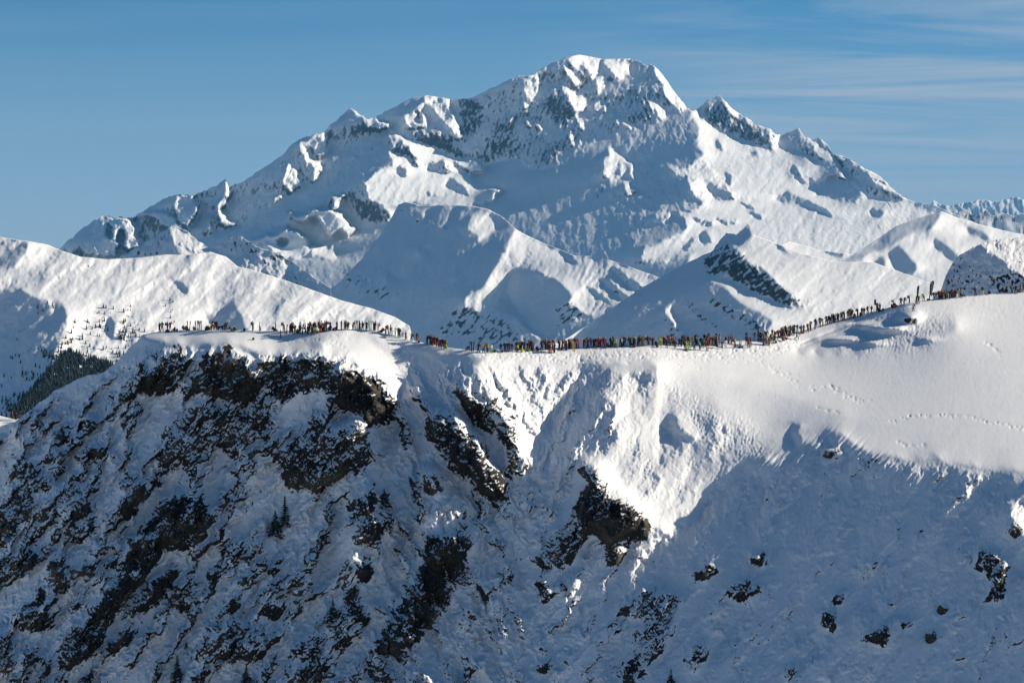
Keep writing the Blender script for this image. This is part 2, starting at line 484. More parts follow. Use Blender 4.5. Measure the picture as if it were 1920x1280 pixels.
for poly, p, r in [          # sunlit facets
    ([(190, 408), (245, 410), (258, 450), (263, 462), (240, 474), (226, 455), (215, 480), (200, 482), (165, 478), (150, 465), (172, 440)], 1.0, 1.1),
    ([(330, 364), (362, 368), (372, 395), (352, 430), (340, 420), (322, 385)], 1.0, 1.1), ([(352, 365), (365, 381), (370, 395), (358, 412), (345, 395)], 1.2, 1.1),
    ([(268, 398), (300, 394), (324, 402), (342, 430), (312, 425)], 0.9, 1.3),
    ([(421, 337), (430, 352), (432, 362), (425, 374), (418, 390), (416, 398), (430, 412), (446, 419), (434, 425), (424, 431), (415, 421), (410, 407), (405, 392), (411, 378), (419, 362)], 1.3, 1.1),
    ([(394, 407), (404, 415), (397, 423), (399, 435), (383, 443), (388, 426)], 1.2, 1.2), ([(514, 368), (534, 372), (521, 377), (510, 385)], 1.2, 1.2),
    ([(560, 267), (577, 263), (590, 250), (606, 246), (613, 283), (600, 298), (586, 281), (578, 281), (584, 300), (600, 309), (607, 312), (603, 326), (587, 345), (584, 325), (571, 305), (561, 277)], 1.2, 0.9),
    ([(540, 303), (556, 320), (566, 347), (546, 367), (528, 342)], 1.1, 0.9),
    ([(657, 202), (668, 207), (680, 217), (698, 222), (712, 232), (733, 231), (727, 238), (713, 245), (706, 240), (688, 241), (681, 226), (675, 221), (666, 213)], 1.3, 1.1),
    ([(752, 215), (768, 214), (777, 202), (793, 194), (796, 203), (788, 208), (798, 220), (801, 239), (777, 244), (762, 239), (756, 227)], 1.2, 1.0),
    ([(795, 182), (838, 186), (846, 205), (854, 223), (878, 263), (855, 261), (841, 239), (826, 224), (812, 207), (796, 196)], 1.2, 1.0),
    ([(745, 250), (765, 258), (800, 268), (838, 288), (868, 300), (899, 297), (902, 309), (907, 319), (882, 326), (898, 350), (942, 358), (928, 366), (924, 376), (898, 381), (887, 389), (850, 388), (790, 382), (744, 388), (742, 402), (733, 412), (719, 388), (690, 372), (687, 345), (708, 322), (724, 312), (738, 310), (736, 296), (723, 272), (740, 262)], 0.8, 1.8),
    ([(889, 275), (913, 280), (905, 297), (897, 286)], 1.0, 1.5),
    ([(620, 371), (648, 364), (633, 392), (627, 392)], 1.2, 1.2), ([(638, 311), (667, 289), (665, 295)], 1.0, 1.2),
    ([(540, 396), (559, 404), (571, 403), (583, 392), (613, 391), (636, 400), (653, 412), (655, 424), (665, 429), (652, 441), (638, 434), (628, 435), (619, 445), (612, 434), (601, 417), (590, 405), (566, 415), (558, 417), (546, 405)], 1.0, 1.5),
    ([(463, 453), (489, 443), (525, 436), (539, 427), (566, 437), (577, 448), (583, 471), (575, 482), (532, 482), (508, 470), (497, 460)], 0.8, 2.0),
    ([(582, 458), (632, 466), (626, 485), (583, 478)], 0.7, 1.6),
    # summit face
    ([(1064, 108), (1083, 102), (1102, 103), (1127, 111), (1124, 135), (1115, 149), (1110, 150), (1103, 134), (1089, 121), (1087, 135), (1080, 137), (1073, 124)], 1.0, 1.2),
    ([(1116, 149), (1130, 142), (1134, 154), (1130, 168), (1124, 178), (1116, 164)], 1.1, 0.9),
    ([(1131, 116), (1141, 110), (1187, 110), (1177, 125), (1181, 140), (1174, 146), (1168, 152), (1153, 147), (1149, 136), (1140, 126)], 0.9, 1.2),
    ([(1057, 122), (1070, 132), (1075, 144), (1087, 148), (1092, 160), (1088, 169), (1079, 161), (1067, 146), (1060, 134)], 1.2, 0.9),
    ([(1049, 148), (1067, 166), (1074, 178), (1083, 181), (1091, 178), (1097, 192), (1093, 210), (1085, 217), (1080, 224), (1073, 207), (1066, 192), (1060, 179), (1057, 167)], 1.2, 0.9),
    ([(1220, 119), (1237, 135), (1255, 160), (1267, 176), (1284, 197), (1286, 209), (1275, 211), (1262, 195), (1247, 180), (1242, 161), (1231, 146)], 1.4, 0.8),
    ([(1213, 190), (1229, 193), (1238, 191), (1252, 212), (1254, 224), (1238, 222), (1228, 207)], 1.1, 1.4),
    ([(983, 140), (1000, 141), (1013, 152), (1011, 165), (1002, 186), (997, 193), (986, 186), (981, 177), (983, 160)], 0.9, 1.0),
    ([(981, 191), (991, 203), (990, 221), (1000, 236), (990, 241), (984, 222)], 1.2, 0.8), ([(1004, 229), (1018, 238), (1013, 242), (1003, 235)], 1.2, 0.9), ([(965, 215), (969, 223), (952, 244), (948, 236)], 1.1, 0.9),
    ([(1002, 186), (1016, 204), (1010, 202)], 1.2, .8),
    ([(1109, 200), (1117, 193), (1136, 199), (1137, 214), (1123, 205), (1117, 218)], 1.1, 0.8), ([(1152, 223), (1166, 223), (1189, 237), (1182, 244), (1168, 232), (1156, 232)], 1.3, 1.3),
    ([(1078, 223), (1086, 227), (1099, 247), (1090, 243)], 1.2, .8), ([(1064, 237), (1071, 239), (1078, 278), (1072, 277)], 1.2, .8),
    ([(1142, 274), (1165, 295), (1188, 312), (1189, 336), (1169, 323), (1161, 338), (1142, 340), (1126, 331), (1130, 304), (1138, 292)], 1.0, 0.9),
    ([(1170, 340), (1178, 346), (1193, 358), (1178, 369), (1169, 361)], 1.4, 1.2),
    ([(1250, 311), (1271, 314), (1292, 312), (1306, 302), (1323, 302), (1326, 315), (1360, 334), (1364, 355), (1326, 343), (1309, 335), (1292, 330), (1268, 328)], 1.0, 1.2),
    ([(1289, 333), (1314, 341), (1327, 356), (1339, 373), (1321, 379), (1305, 371), (1291, 357)], 1.3, 0.9),
    ([(1228, 409), (1240, 395), (1258, 403), (1253, 412), (1237, 418)], 1.1, 1.3),
    ([(1271, 397), (1297, 396), (1326, 378), (1376, 371), (1450, 380), (1460, 450), (1400, 428), (1370, 445), (1340, 462), (1300, 475), (1250, 490), (1200, 490), (1212, 462), (1268, 442), (1290, 425), (1285, 410)], 0.6, 2.0),
    ([(1358, 189), (1386, 213), (1378, 221), (1362, 206)], 1.1, 0.8), ([(1438, 232), (1463, 255), (1453, 281), (1444, 262)], 1.1, 1.0),
    ([(1585, 291), (1652, 329), (1669, 347), (1640, 338), (1600, 312)], 1.0, 1.0),
]:
    f(poly, p=p * 1.15, r=r, feather=1.2, rock=0)
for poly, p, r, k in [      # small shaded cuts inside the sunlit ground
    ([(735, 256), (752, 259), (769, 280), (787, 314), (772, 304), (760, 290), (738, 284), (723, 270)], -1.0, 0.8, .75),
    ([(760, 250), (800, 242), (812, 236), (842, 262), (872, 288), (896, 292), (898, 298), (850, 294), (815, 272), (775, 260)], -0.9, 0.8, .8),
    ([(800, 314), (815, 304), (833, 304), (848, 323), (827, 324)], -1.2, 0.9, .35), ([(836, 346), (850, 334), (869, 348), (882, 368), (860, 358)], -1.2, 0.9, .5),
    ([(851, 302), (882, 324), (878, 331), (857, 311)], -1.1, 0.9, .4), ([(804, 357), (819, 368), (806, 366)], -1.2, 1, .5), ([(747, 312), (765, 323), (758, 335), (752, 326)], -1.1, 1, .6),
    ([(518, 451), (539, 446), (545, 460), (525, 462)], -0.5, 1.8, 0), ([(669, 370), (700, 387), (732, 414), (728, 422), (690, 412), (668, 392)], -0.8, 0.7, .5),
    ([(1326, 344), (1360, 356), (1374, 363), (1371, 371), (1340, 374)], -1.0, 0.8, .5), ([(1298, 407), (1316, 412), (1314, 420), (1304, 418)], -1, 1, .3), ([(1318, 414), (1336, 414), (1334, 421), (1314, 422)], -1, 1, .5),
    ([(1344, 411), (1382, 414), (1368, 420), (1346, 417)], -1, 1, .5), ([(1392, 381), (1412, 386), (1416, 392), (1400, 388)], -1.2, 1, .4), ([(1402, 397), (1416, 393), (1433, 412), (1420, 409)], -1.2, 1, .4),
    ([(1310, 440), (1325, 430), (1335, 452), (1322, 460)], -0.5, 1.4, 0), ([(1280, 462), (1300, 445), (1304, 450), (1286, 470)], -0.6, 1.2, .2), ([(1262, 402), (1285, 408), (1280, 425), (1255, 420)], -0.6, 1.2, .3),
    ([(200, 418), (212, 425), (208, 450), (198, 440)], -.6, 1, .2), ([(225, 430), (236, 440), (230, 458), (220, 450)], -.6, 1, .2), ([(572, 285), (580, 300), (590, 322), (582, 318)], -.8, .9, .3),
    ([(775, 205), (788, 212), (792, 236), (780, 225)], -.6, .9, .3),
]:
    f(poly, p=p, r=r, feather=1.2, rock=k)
for poly, d in [
    ([(1050, 160), (1062, 168), (1078, 222), (1076, 245), (1050, 240), (1030, 220), (1010, 195), (1035, 170)], .7), ([(1085, 135), (1103, 140), (1106, 160), (1096, 175), (1088, 170)], .6),
    ([(1095, 185), (1120, 178), (1150, 165), (1190, 165), (1240, 175), (1240, 190), (1210, 195), (1130, 192), (1100, 205)], .72), ([(1219, 125), (1240, 160), (1245, 185), (1225, 190), (1195, 180), (1205, 150)], .6),
    ([(1240, 185), (1262, 195), (1275, 210), (1255, 212)], .6), ([(862, 185), (900, 182), (905, 230), (880, 262), (862, 250)], .75),
    ([(925, 220), (960, 210), (975, 240), (955, 290), (920, 290), (915, 255)], .55), ([(980, 195), (1010, 195), (1015, 230), (990, 228)], .6),
    ([(1066, 240), (1092, 245), (1104, 262), (1098, 285), (1075, 285)], .7), ([(994, 322), (1022, 277), (1064, 262), (1070, 287), (1041, 302), (1011, 316)], .8),
    ([(950, 292), (1000, 246), (1040, 240), (1000, 275), (965, 298)], .6), ([(905, 300), (960, 262), (985, 250), (940, 285), (915, 302)], .5),
    ([(1092, 405), (1096, 386), (1129, 334), (1144, 345), (1116, 382), (1101, 402)], .6), ([(1200, 330), (1240, 330), (1250, 370), (1210, 380)], .4),
    ([(640, 215), (700, 225), (715, 255), (660, 255), (620, 245)], .4), ([(1170, 190), (1210, 185), (1230, 215), (1200, 235), (1172, 222)], .5),
    ([(690, 262), (725, 240), (735, 258), (720, 290), (700, 300)], .4), ([(1120, 225), (1150, 215), (1160, 240), (1125, 250)], .5), ([(365, 350), (420, 340), (415, 355), (370, 366)], .4),
]:
    R.stone(poly, d, 4)
# a shaded face needs only to lean a little past the sun's reach; a sunlit one turns well toward it
thr = (0.242 - 0.384 * R.r) / 0.9
R.p = np.where(R.p < 0, np.minimum(thr, 0) - 0.12 + 0.12 * R.p, R.p)
litm = blur(smooth(0.1, 0.4, R.p), 1.5)
R.solve(170, 0.8, 0.3, relax=7, lo=0.04, hi=0.45, raise_=2)
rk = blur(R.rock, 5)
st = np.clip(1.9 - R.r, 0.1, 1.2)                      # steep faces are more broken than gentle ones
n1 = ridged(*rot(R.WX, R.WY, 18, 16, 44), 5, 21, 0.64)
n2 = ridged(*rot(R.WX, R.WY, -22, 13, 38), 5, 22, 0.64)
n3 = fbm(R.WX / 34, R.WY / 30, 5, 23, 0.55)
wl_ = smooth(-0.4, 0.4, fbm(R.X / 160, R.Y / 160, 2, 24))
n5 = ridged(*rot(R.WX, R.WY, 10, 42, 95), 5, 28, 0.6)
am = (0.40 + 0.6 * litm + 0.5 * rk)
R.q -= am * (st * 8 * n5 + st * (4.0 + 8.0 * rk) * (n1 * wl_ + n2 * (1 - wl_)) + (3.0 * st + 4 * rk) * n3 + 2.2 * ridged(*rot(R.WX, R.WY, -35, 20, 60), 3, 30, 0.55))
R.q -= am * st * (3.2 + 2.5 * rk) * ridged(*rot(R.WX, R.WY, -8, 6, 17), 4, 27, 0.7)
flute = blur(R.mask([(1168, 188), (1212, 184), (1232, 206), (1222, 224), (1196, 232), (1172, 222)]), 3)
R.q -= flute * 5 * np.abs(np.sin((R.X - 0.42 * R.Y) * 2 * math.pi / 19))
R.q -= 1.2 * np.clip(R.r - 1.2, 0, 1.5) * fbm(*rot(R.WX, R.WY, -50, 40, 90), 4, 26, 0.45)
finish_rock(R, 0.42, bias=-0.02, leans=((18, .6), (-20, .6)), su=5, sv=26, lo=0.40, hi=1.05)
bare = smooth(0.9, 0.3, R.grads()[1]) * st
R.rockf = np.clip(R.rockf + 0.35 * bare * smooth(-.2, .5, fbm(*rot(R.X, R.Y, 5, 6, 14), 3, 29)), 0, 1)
c = [(90, 485, .5), (115, 462), (150, 432), (175, 415), (192, 405), (215, 408), (245, 409), (262, 400), (285, 385), (310, 372), (335, 365), (360, 367), (385, 358), (410, 345), (422, 337), (430, 350), (455, 342), (480, 325), (505, 308), (530, 290), (550, 268), (565, 258), (585, 255), (605, 248), (615, 240), (635, 222), (657, 204), (672, 213), (692, 224), (700, 222), (725, 208), (750, 195, .3), (775, 183, .1), (800, 179, .1), (825, 183, .3), (850, 187, .5), (880, 184), (897, 178), (915, 168, .6), (935, 160), (955, 149), (965, 145), (985, 142, .5), (1000, 140, .6), (1020, 125), (1045, 115, .5), (1062, 108, .1), (1085, 102.5, 0), (1105, 106, 0), (1130, 111, .1), (1150, 111, .1), (1180, 110, .3), (1195, 114), (1210, 122), (1222, 120), (1235, 132), (1250, 150), (1262, 170), (1278, 188), (1288, 203), (1300, 208), (1315, 198), (1330, 187), (1350, 180), (1362, 192), (1375, 205), (1400, 222), (1420, 235), (1440, 240), (1455, 252), (1470, 254), (1485, 247), (1497, 242), (1510, 256), (1523, 262), (1535, 256), (1548, 268), (1562, 288), (1575, 292), (1590, 297, .3), (1620, 315, .3), (1650, 330, .5), (1665, 345), (1680, 360), (1700, 373, .3), (1720, 380, .1), (1750, 384, .1), (1780, 397, .1), (1820, 414, .1), (1880, 440, .1), (1990, 470, .1)]
c = [t if len(t) == 3 else t + (1.0,) for t in c]
MASSIF = R
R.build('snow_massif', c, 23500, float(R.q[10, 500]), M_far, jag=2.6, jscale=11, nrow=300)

# ================================================================== hills before the massif
R = Relief(1440, 1990, 385, 620, 2.0, p0=0.65, r0=1.6, seed=31, warp=4)
f = R.face
f([(1560, 500), (1600, 478), (1660, 441), (1690, 418), (1750, 402), (1766, 397), (1748, 430), (1700, 441), (1662, 464), (1620, 480)], p=-0.9, r=1.2, feather=2)
f([(1480, 430), (1512, 441), (1560, 430), (1592, 470), (1570, 486), (1540, 465), (1500, 452)], p=-0.9, r=1.2, feather=2)
f([(1735, 432), (1760, 450), (1800, 480), (1790, 492), (1765, 470)], p=-0.5, r=1.3, feather=4)
f([(1668, 470), (1690, 465), (1702, 482), (1722, 505), (1710, 515), (1690, 512), (1672, 495)], p=-0.7, r=1.2, feather=4)
f([(1640, 490), (1655, 480), (1660, 505), (1640, 510)], p=-0.5, feather=4)
f([(1830, 418), (1870, 425), (1920, 440), (1990, 455), (1990, 430), (1900, 420)], p=-0.6, feather=2)
f([(1800, 415), (1850, 440), (1860, 455), (1820, 440)], p=-0.4, feather=4)
R.lean(); R.solve(220, 1.2, 0.5, relax=5, hi=0.38, lo=0.06)
R.q -= 4 * fbm(*rot(R.WX, R.WY, -40, 45, 90), 4, 33, 0.45) + .5 * fbm(R.WX / 9, R.WY / 9, 3, 35)
finish_rock(R, 0.3)
R.build('snow_ridge', [(1440, 470, .2), (1480, 452, .2), (1540, 470, .2), (1600, 477, .2), (1640, 452, .2), (1680, 424, .3), (1720, 410, .3), (1765, 396, .3), (1800, 410, .2), (1850, 424, .2), (1900, 436, .2), (1990, 452, .2)],
        12000, 0, M_mid, jag=1.5, nrow=110)

R = Relief(560, 1300, 370, 690, 2.0, p0=-0.5, r0=1.5, seed=32, warp=5, wscale=34)
f = R.face
f([(745, 380), (850, 383), (940, 402), (975, 430), (940, 500), (900, 560), (860, 600), (780, 620), (560, 640), (560, 420)], p=-0.5, r=1.35, feather=4)
f([(868, 425), (885, 402), (920, 400), (938, 420), (925, 440), (900, 447)], p=0.4, r=1.8, feather=7)
f([(893, 447), (905, 438), (916, 432), (912, 442), (897, 455)], p=0.9, r=1.4, feather=2)
f([(780, 395), (800, 390), (812, 400), (790, 420)], p=0.2, r=1.6, feather=5)
for pl in ([(858, 384), (850, 392), (828, 412), (832, 400)], [(690, 430), (715, 440), (700, 470), (680, 455)], [(650, 470), (680, 480), (660, 510), (640, 495)], [(720, 500), (760, 520), (740, 545), (715, 530)], [(780, 450), (820, 470), (800, 500), (775, 480)], [(840, 520), (870, 500), (880, 515), (850, 545)]):
    f(pl, p=0.12, r=1.6, feather=6)
f([(640, 560), (720, 575), (760, 610), (700, 620)], p=0.05, r=1.7, feather=10)
f([(965, 425), (1000, 448), (1080, 484), (1140, 488), (1250, 522), (1185, 572), (1110, 592), (1060, 572), (1072, 555), (1050, 530), (1000, 508), (962, 500), (950, 530), (960, 570), (990, 610), (1025, 632), (1000, 640), (950, 612), (920, 582), (868, 582), (870, 560), (905, 540), (935, 490), (955, 460)], p=0.85, r=1.4, feather=3)
f([(962, 518), (1000, 510), (1050, 534), (1066, 570), (1056, 612), (1020, 622), (980, 582), (955, 550)], p=-0.75, r=1.2, feather=3)
f([(1145, 502), (1160, 504), (1217, 546), (1200, 550), (1165, 530)], p=-1.0, r=1.0, feather=1)
f([(1118, 524), (1136, 525), (1188, 562), (1170, 564)], p=-1.0, r=1.0, feather=1)
f([(1100, 540), (1112, 540), (1150, 572), (1136, 572)], p=-0.7, r=1.0, feather=2)
f([(860, 582), (960, 590), (1010, 640), (880, 650), (830, 620)], p=-0.6, r=1.2, feather=3)
f([(1040, 470), (1060, 473), (1085, 498), (1070, 495)], p=-0.5, r=1.2, feather=2)
R.stone([(750, 385), (765, 395), (840, 425), (850, 440), (800, 425), (755, 405)], .55)
R.stone([(600, 500), (640, 495), (740, 540), (760, 570), (700, 560), (620, 530)], .42)
R.stone([(830, 585), (900, 580), (960, 600), (990, 640), (900, 650), (820, 625)], .5)
R.stone([(1040, 575), (1075, 560), (1090, 590), (1070, 620), (1040, 610)], .45)
R.stone([(1150, 500), (1215, 542), (1200, 548), (1155, 515)], .4); R.stone([(1120, 525), (1180, 560), (1160, 558)], .4)
R.lean(); R.solve(220, 1.2, 0.5, relax=5, hi=0.38, lo=0.06)
R.q -= 1.6 * ridged(*rot(R.WX, R.WY, -28, 11, 60), 3, 41) * smooth(-.2, .5, R.p) + 4.5 * fbm(*rot(R.WX, R.WY, -30, 50, 110), 4, 42, 0.45) + .4 * fbm(R.WX / 8, R.WY / 8, 3, 43) + 3.6 * ridged(*rot(R.WX, R.WY, -25, 34, 90), 4, 45, 0.55)
R.q -= 8 * blur(R.rock, 3) * ridged(R.WX / 16, R.WY / 20, 4, 44)
finish_rock(R, 0.5, bias=-0.05, leans=((-55, 1),), su=6, sv=16)
R.build('snow_mountain', [(560, 575), (600, 556), (640, 525), (680, 484), (712, 442), (736, 405), (747, 383), (762, 378), (790, 385, .3), (850, 384, .1), (885, 386, .1), (915, 392, .2), (940, 405, .4), (965, 428, .3), (985, 440, .1), (1020, 456, .2), (1050, 468, .5), (1080, 480, .3), (1105, 480, .3), (1120, 484, .3), (1134, 470, .4), (1142, 487, .2), (1180, 500, .2), (1240, 521, .3), (1300, 540, .2)],
        14500, 0, M_mid, jag=1.6, nrow=150)

R = Relief(1030, 1990, 415, 690, 2.0, p0=0.6, r0=1.6, seed=34, warp=5, wscale=28)
f = R.face
f([(1030, 690), (1110, 600), (1200, 540), (1290, 490), (1345, 462), (1370, 470), (1320, 520), (1400, 562), (1455, 602), (1420, 645), (1400, 690)], p=-0.6, r=1.3, feather=4)
f([(1245, 585), (1262, 570), (1272, 600), (1292, 640), (1272, 622)], p=1.2, r=1.0, feather=2)
f([(1340, 516), (1400, 548), (1480, 588), (1462, 604), (1385, 565)], p=0.7, r=1.4, feather=4)
f([(1308, 480), (1350, 455), (1368, 462), (1432, 505), (1472, 545), (1502, 572), (1480, 574), (1420, 552), (1370, 522), (1325, 518)], p=-0.8, r=0.7, feather=2)
f([(1350, 455), (1362, 432), (1402, 425), (1412, 442), (1398, 462), (1370, 460)], p=-0.9, r=0.9, feather=2)
f([(1325, 540), (1360, 570), (1440, 605), (1440, 625), (1380, 605), (1330, 570)], p=-0.9, r=0.8, feather=2)
f([(1450, 450), (1470, 455), (1480, 478), (1462, 470)], p=-0.6, feather=2)
f([(1490, 460), (1500, 458), (1520, 478), (1510, 476)], p=-0.6, feather=2)
R.stone([(1312, 485), (1350, 455), (1366, 462), (1432, 505), (1472, 545), (1502, 572), (1480, 574), (1420, 552), (1370, 522), (1325, 515)], .75)
R.stone([(1345, 450), (1360, 432), (1375, 430), (1372, 455)], .5)
R.stone([(1325, 540), (1360, 570), (1440, 605), (1440, 625), (1380, 605), (1330, 570)], .6)
R.stone([(1280, 560), (1330, 590), (1360, 620), (1340, 625), (1290, 590)], .5)
R.stone([(1240, 585), (1265, 600), (1275, 640), (1255, 635)], .5)
R.stone([(1480, 545), (1530, 560), (1540, 580), (1500, 575)], .3)
R.lean(); R.solve(220, 1.2, 0.5, relax=5, hi=0.38, lo=0.06)
R.q -= 4.0 * fbm(*rot(R.WX, R.WY, -48, 45, 130), 4, 52, 0.45) + 0.4 * fbm(R.WX / 7, R.WY / 7, 3, 53) + 1.6 * fbm(*rot(R.WX, R.WY, -52, 16, 70), 4, 55, 0.5)
R.q -= 12 * blur(R.rock, 3) * ridged(*rot(R.WX, R.WY, -10, 13, 22), 4, 54)
finish_rock(R, 0.45, bias=0, leans=((-60, 1),), su=6, sv=16)
R.build('snow_slope', [(1030, 648, .2), (1060, 636, .2), (1130, 590, .2), (1200, 541, .2), (1290, 492, .3), (1335, 470, 1), (1350, 452, 1.5), (1362, 436, 1.5), (1380, 440, 1), (1395, 428, 1), (1405, 418, .5), (1412, 440, .3), (1440, 450, .2), (1500, 474, .2), (1560, 490, .2), (1640, 492, .3), (1700, 514, .3), (1780, 545, .2), (1990, 600, .2)],
        8200, 0, M_mid, jag=1.8, nrow=140)

# left: a pale peak, then the big near hill with its woods
R = Relief(150, 620, 410, 640, 2.0, p0=-0.5, r0=1.3, seed=36, warp=6)
f = R.face
f([(318, 422), (345, 430), (372, 450), (396, 470), (430, 480), (450, 505), (360, 500), (330, 470), (322, 448)], p=0.8, r=1.2, feather=3, rock=.3)
f([(440, 500), (480, 486), (520, 490), (545, 505), (530, 520), (470, 512)], p=0.6, r=1.2, feather=3, rock=.2)
f([(449, 499), (480, 493), (508, 480), (540, 492), (553, 505), (545, 510), (523, 501), (497, 507), (470, 514)], p=1.1, r=1.2, feather=1.5)
R.stone([(205, 490), (270, 456), (320, 424), (330, 440), (310, 470), (260, 495)], .35)
R.stone([(415, 455), (460, 448), (500, 470), (560, 480), (580, 495), (500, 485), (430, 470)], .5)
R.stone([(470, 505), (520, 505), (560, 520), (600, 560), (540, 540), (480, 520)], .45)
R.lean(); R.solve(220, 1.2, 0.5, relax=5, hi=0.38, lo=0.06)
R.q -= 4 * ridged(*rot(R.WX, R.WY, 24, 14, 34), 4, 57) + 3 * fbm(R.WX / 14, R.WY / 14, 4, 58)
finish_rock(R, 0.45, leans=((20, 1),), su=5, sv=12)
R.build('rocky_peak', [(150, 500, .2), (205, 488, .5), (240, 474), (270, 456), (300, 436), (324, 422), (345, 430), (370, 450), (395, 468), (405, 462), (430, 446), (455, 444), (480, 462), (520, 474, .5), (560, 500, .5), (620, 540, .5)],
        9500, 0, M_mid, jag=2.2, jscale=11, nrow=100)

R = Relief(-60, 800, 430, 800, 2.0, p0=0.6, r0=1.8, seed=38, warp=5, wscale=30)
f = R.face
f([(-60, 490), (0, 478), (30, 464), (52, 457), (45, 480), (10, 505), (-60, 515)], p=-0.8, r=1.2, feather=3, rock=.15)
f([(-60, 545), (30, 545), (85, 560), (106, 600), (107, 640), (100, 680), (80, 720), (40, 760), (-60, 800)], p=-0.75, r=1.3, feather=3)
f([(318, 520), (335, 525), (360, 552), (345, 548)], p=-0.5, feather=3)
for pl in ([(335, 517), (352, 518), (366, 533), (350, 531)], [(328, 536), (338, 540), (349, 562), (340, 558)], [(374, 543), (392, 546), (408, 562), (392, 560)], [(414, 547), (430, 550), (442, 569), (428, 566)],
           [(426, 584), (446, 582), (462, 592), (440, 598)], [(206, 574), (214, 580), (225, 604), (214, 600)], [(52, 512), (68, 510), (80, 527), (62, 530)], [(120, 519), (132, 520), (142, 538), (128, 536)], [(446, 590), (462, 586), (452, 615), (440, 622)],
           [(270, 520), (300, 528), (318, 545), (296, 540)], [(480, 560), (500, 562), (520, 580), (500, 578)], [(540, 560), (556, 562), (572, 575), (555, 574)], [(170, 520), (190, 530), (200, 545), (182, 540)], [(240, 500), (262, 503), (280, 515), (258, 514)]):
    f(pl, p=0.05, r=1.3, feather=4)
f([(100, 560), (120, 570), (128, 600), (112, 640), (104, 600)], p=-0.4, r=1.5, feather=5)
f([(400, 590), (440, 560), (452, 600), (480, 640), (440, 640)], p=-0.3, feather=7)
f([(200, 590), (215, 600), (212, 640), (200, 625)], p=-0.4, feather=4)
f([(380, 590), (400, 592), (425, 620), (400, 612)], p=-0.4, feather=4)
f([(600, 560), (680, 575), (770, 608), (780, 625), (700, 600)], p=0.5, r=2.2, feather=5)
for pl, d in [([(118, 490), (135, 480), (165, 495), (180, 512), (150, 508)], .35), ([(85, 480), (100, 482), (104, 500), (92, 498)], .3),
              ([(25, 470), (45, 465), (40, 482), (20, 485)], .3), ([(170, 560), (230, 560), (270, 600), (240, 620), (180, 590)], .12)]:
    R.stone(pl, d)
R.lean(); R.solve(220, 1.2, 0.5, relax=5, hi=0.38, lo=0.06)
R.q -= 13.0 * fbm(*rot(R.WX, R.WY, -48, 70, 170), 5, 62, 0.45) + 0.5 * fbm(R.WX / 7, R.WY / 7, 3, 63) + 3.4 * ridged(*rot(R.WX, R.WY, -50, 30, 90), 4, 65, 0.5)
R.q -= 2.5 * ridged(*rot(R.WX, R.WY, -35, 22, 90), 3, 64) * smooth(560, 660, R.Y)
finish_rock(R, 0.4, leans=((-40, 1),), su=6, sv=12)
LEFT = R
R.build('wooded_hill', [(-60, 436, .2), (0, 444, .2), (30, 449, .4), (52, 452, .6), (90, 459, .4), (115, 470, .5), (150, 481, .2), (200, 486, .1), (260, 483, .1), (310, 477, .2), (350, 478, .3), (395, 472, .3), (425, 482, .4), (445, 499, .3), (490, 511, .2), (540, 527, .2), (590, 545, .2), (640, 563, .2), (700, 579, .2), (740, 594, .2), (768, 611, .2), (776, 640, .2), (800, 700, .2)],
        5200, 0, M_mid, jag=1.6, nrow=170)

# small lit shoulder at the far left and the knob behind the crowd on the right
R = Relief(-60, 120, 765, 860, 2.0, p0=0.2, r0=2.6, seed=70)
R.solve(200, 2); R.q -= 2 * fbm(R.X / 20, R.Y / 14, 4, 71); finish_rock(R, .2)
SHOULDER = R
R.build('snow_shoulder', [(-60, 774, .3), (0, 779, .3), (30, 787, .3), (60, 800, .3), (120, 840, .3)], 520, 0, M_near, jag=1, nrow=40)

R = Relief(1730, 1990, 438, 600, 1.5, p0=0.3, r0=1.3, seed=72, warp=5, wscale=16)
R.face([(1700, 600), (1765, 530), (1778, 505), (1800, 470), (1830, 455), (1846, 466), (1872, 486), (1905, 512), (1925, 530), (1935, 600)], p=-1.0, r=0.6, feather=3)
R.face([(1830, 440), (1990, 440), (1990, 500), (1905, 505), (1872, 484), (1848, 466)], p=0.35, r=1.9, feather=4)
for pl, d in [([(1768, 545), (1790, 495), (1812, 480), (1806, 510), (1790, 555)], .35), ([(1805, 500), (1830, 500), (1838, 540), (1800, 550)], .3),
              ([(1850, 520), (1920, 500), (1925, 540), (1870, 550)], .5), ([(1880, 490), (1990, 500), (1990, 530), (1900, 520)], .3), ([(1850, 450), (1990, 460), (1990, 490), (1880, 480)], .1)]:
    R.stone(pl, d, 4)
R.lean(); R.solve(220, 1.2, 0.5, relax=5, hi=0.38, lo=0.06)
R.q -= 9 * ridged(R.WX / 34, R.WY / 30, 4, 73, 0.55) + 0.8 * fbm(R.X / 6, R.Y / 6, 3, 74)
finish_rock(R, 0.55, leans=((20, 1),), su=6, sv=8)
R.build('snow_knob', [(1730, 590), (1765, 545), (1775, 515), (1785, 495), (1800, 478), (1815, 470), (1832, 460), (1850, 453), (1870, 449), (1895, 446), (1930, 444), (1990, 440)],
        640, 0, M_near, jag=1.6, jscale=12, nrow=110)

# ================================================================== the near ridge
R = Relief(-45, 1965, 535, 1315, 1.5, p0=-0.45, r0=0.95, seed=81, warp=10, wscale=30)
NEAR = R
f = R.face
# left, long flank falling to the left
f([(-60, 800), (100, 730), (250, 640), (300, 700), (250, 900), (100, 1100), (-60, 1315)], p=-0.95, r=0.95, feather=10)
f([(250, 640), (640, 640), (700, 780), (660, 900), (640, 1315), (-60, 1315), (100, 1100), (250, 900)], p=-0.5, r=0.8, feather=10)
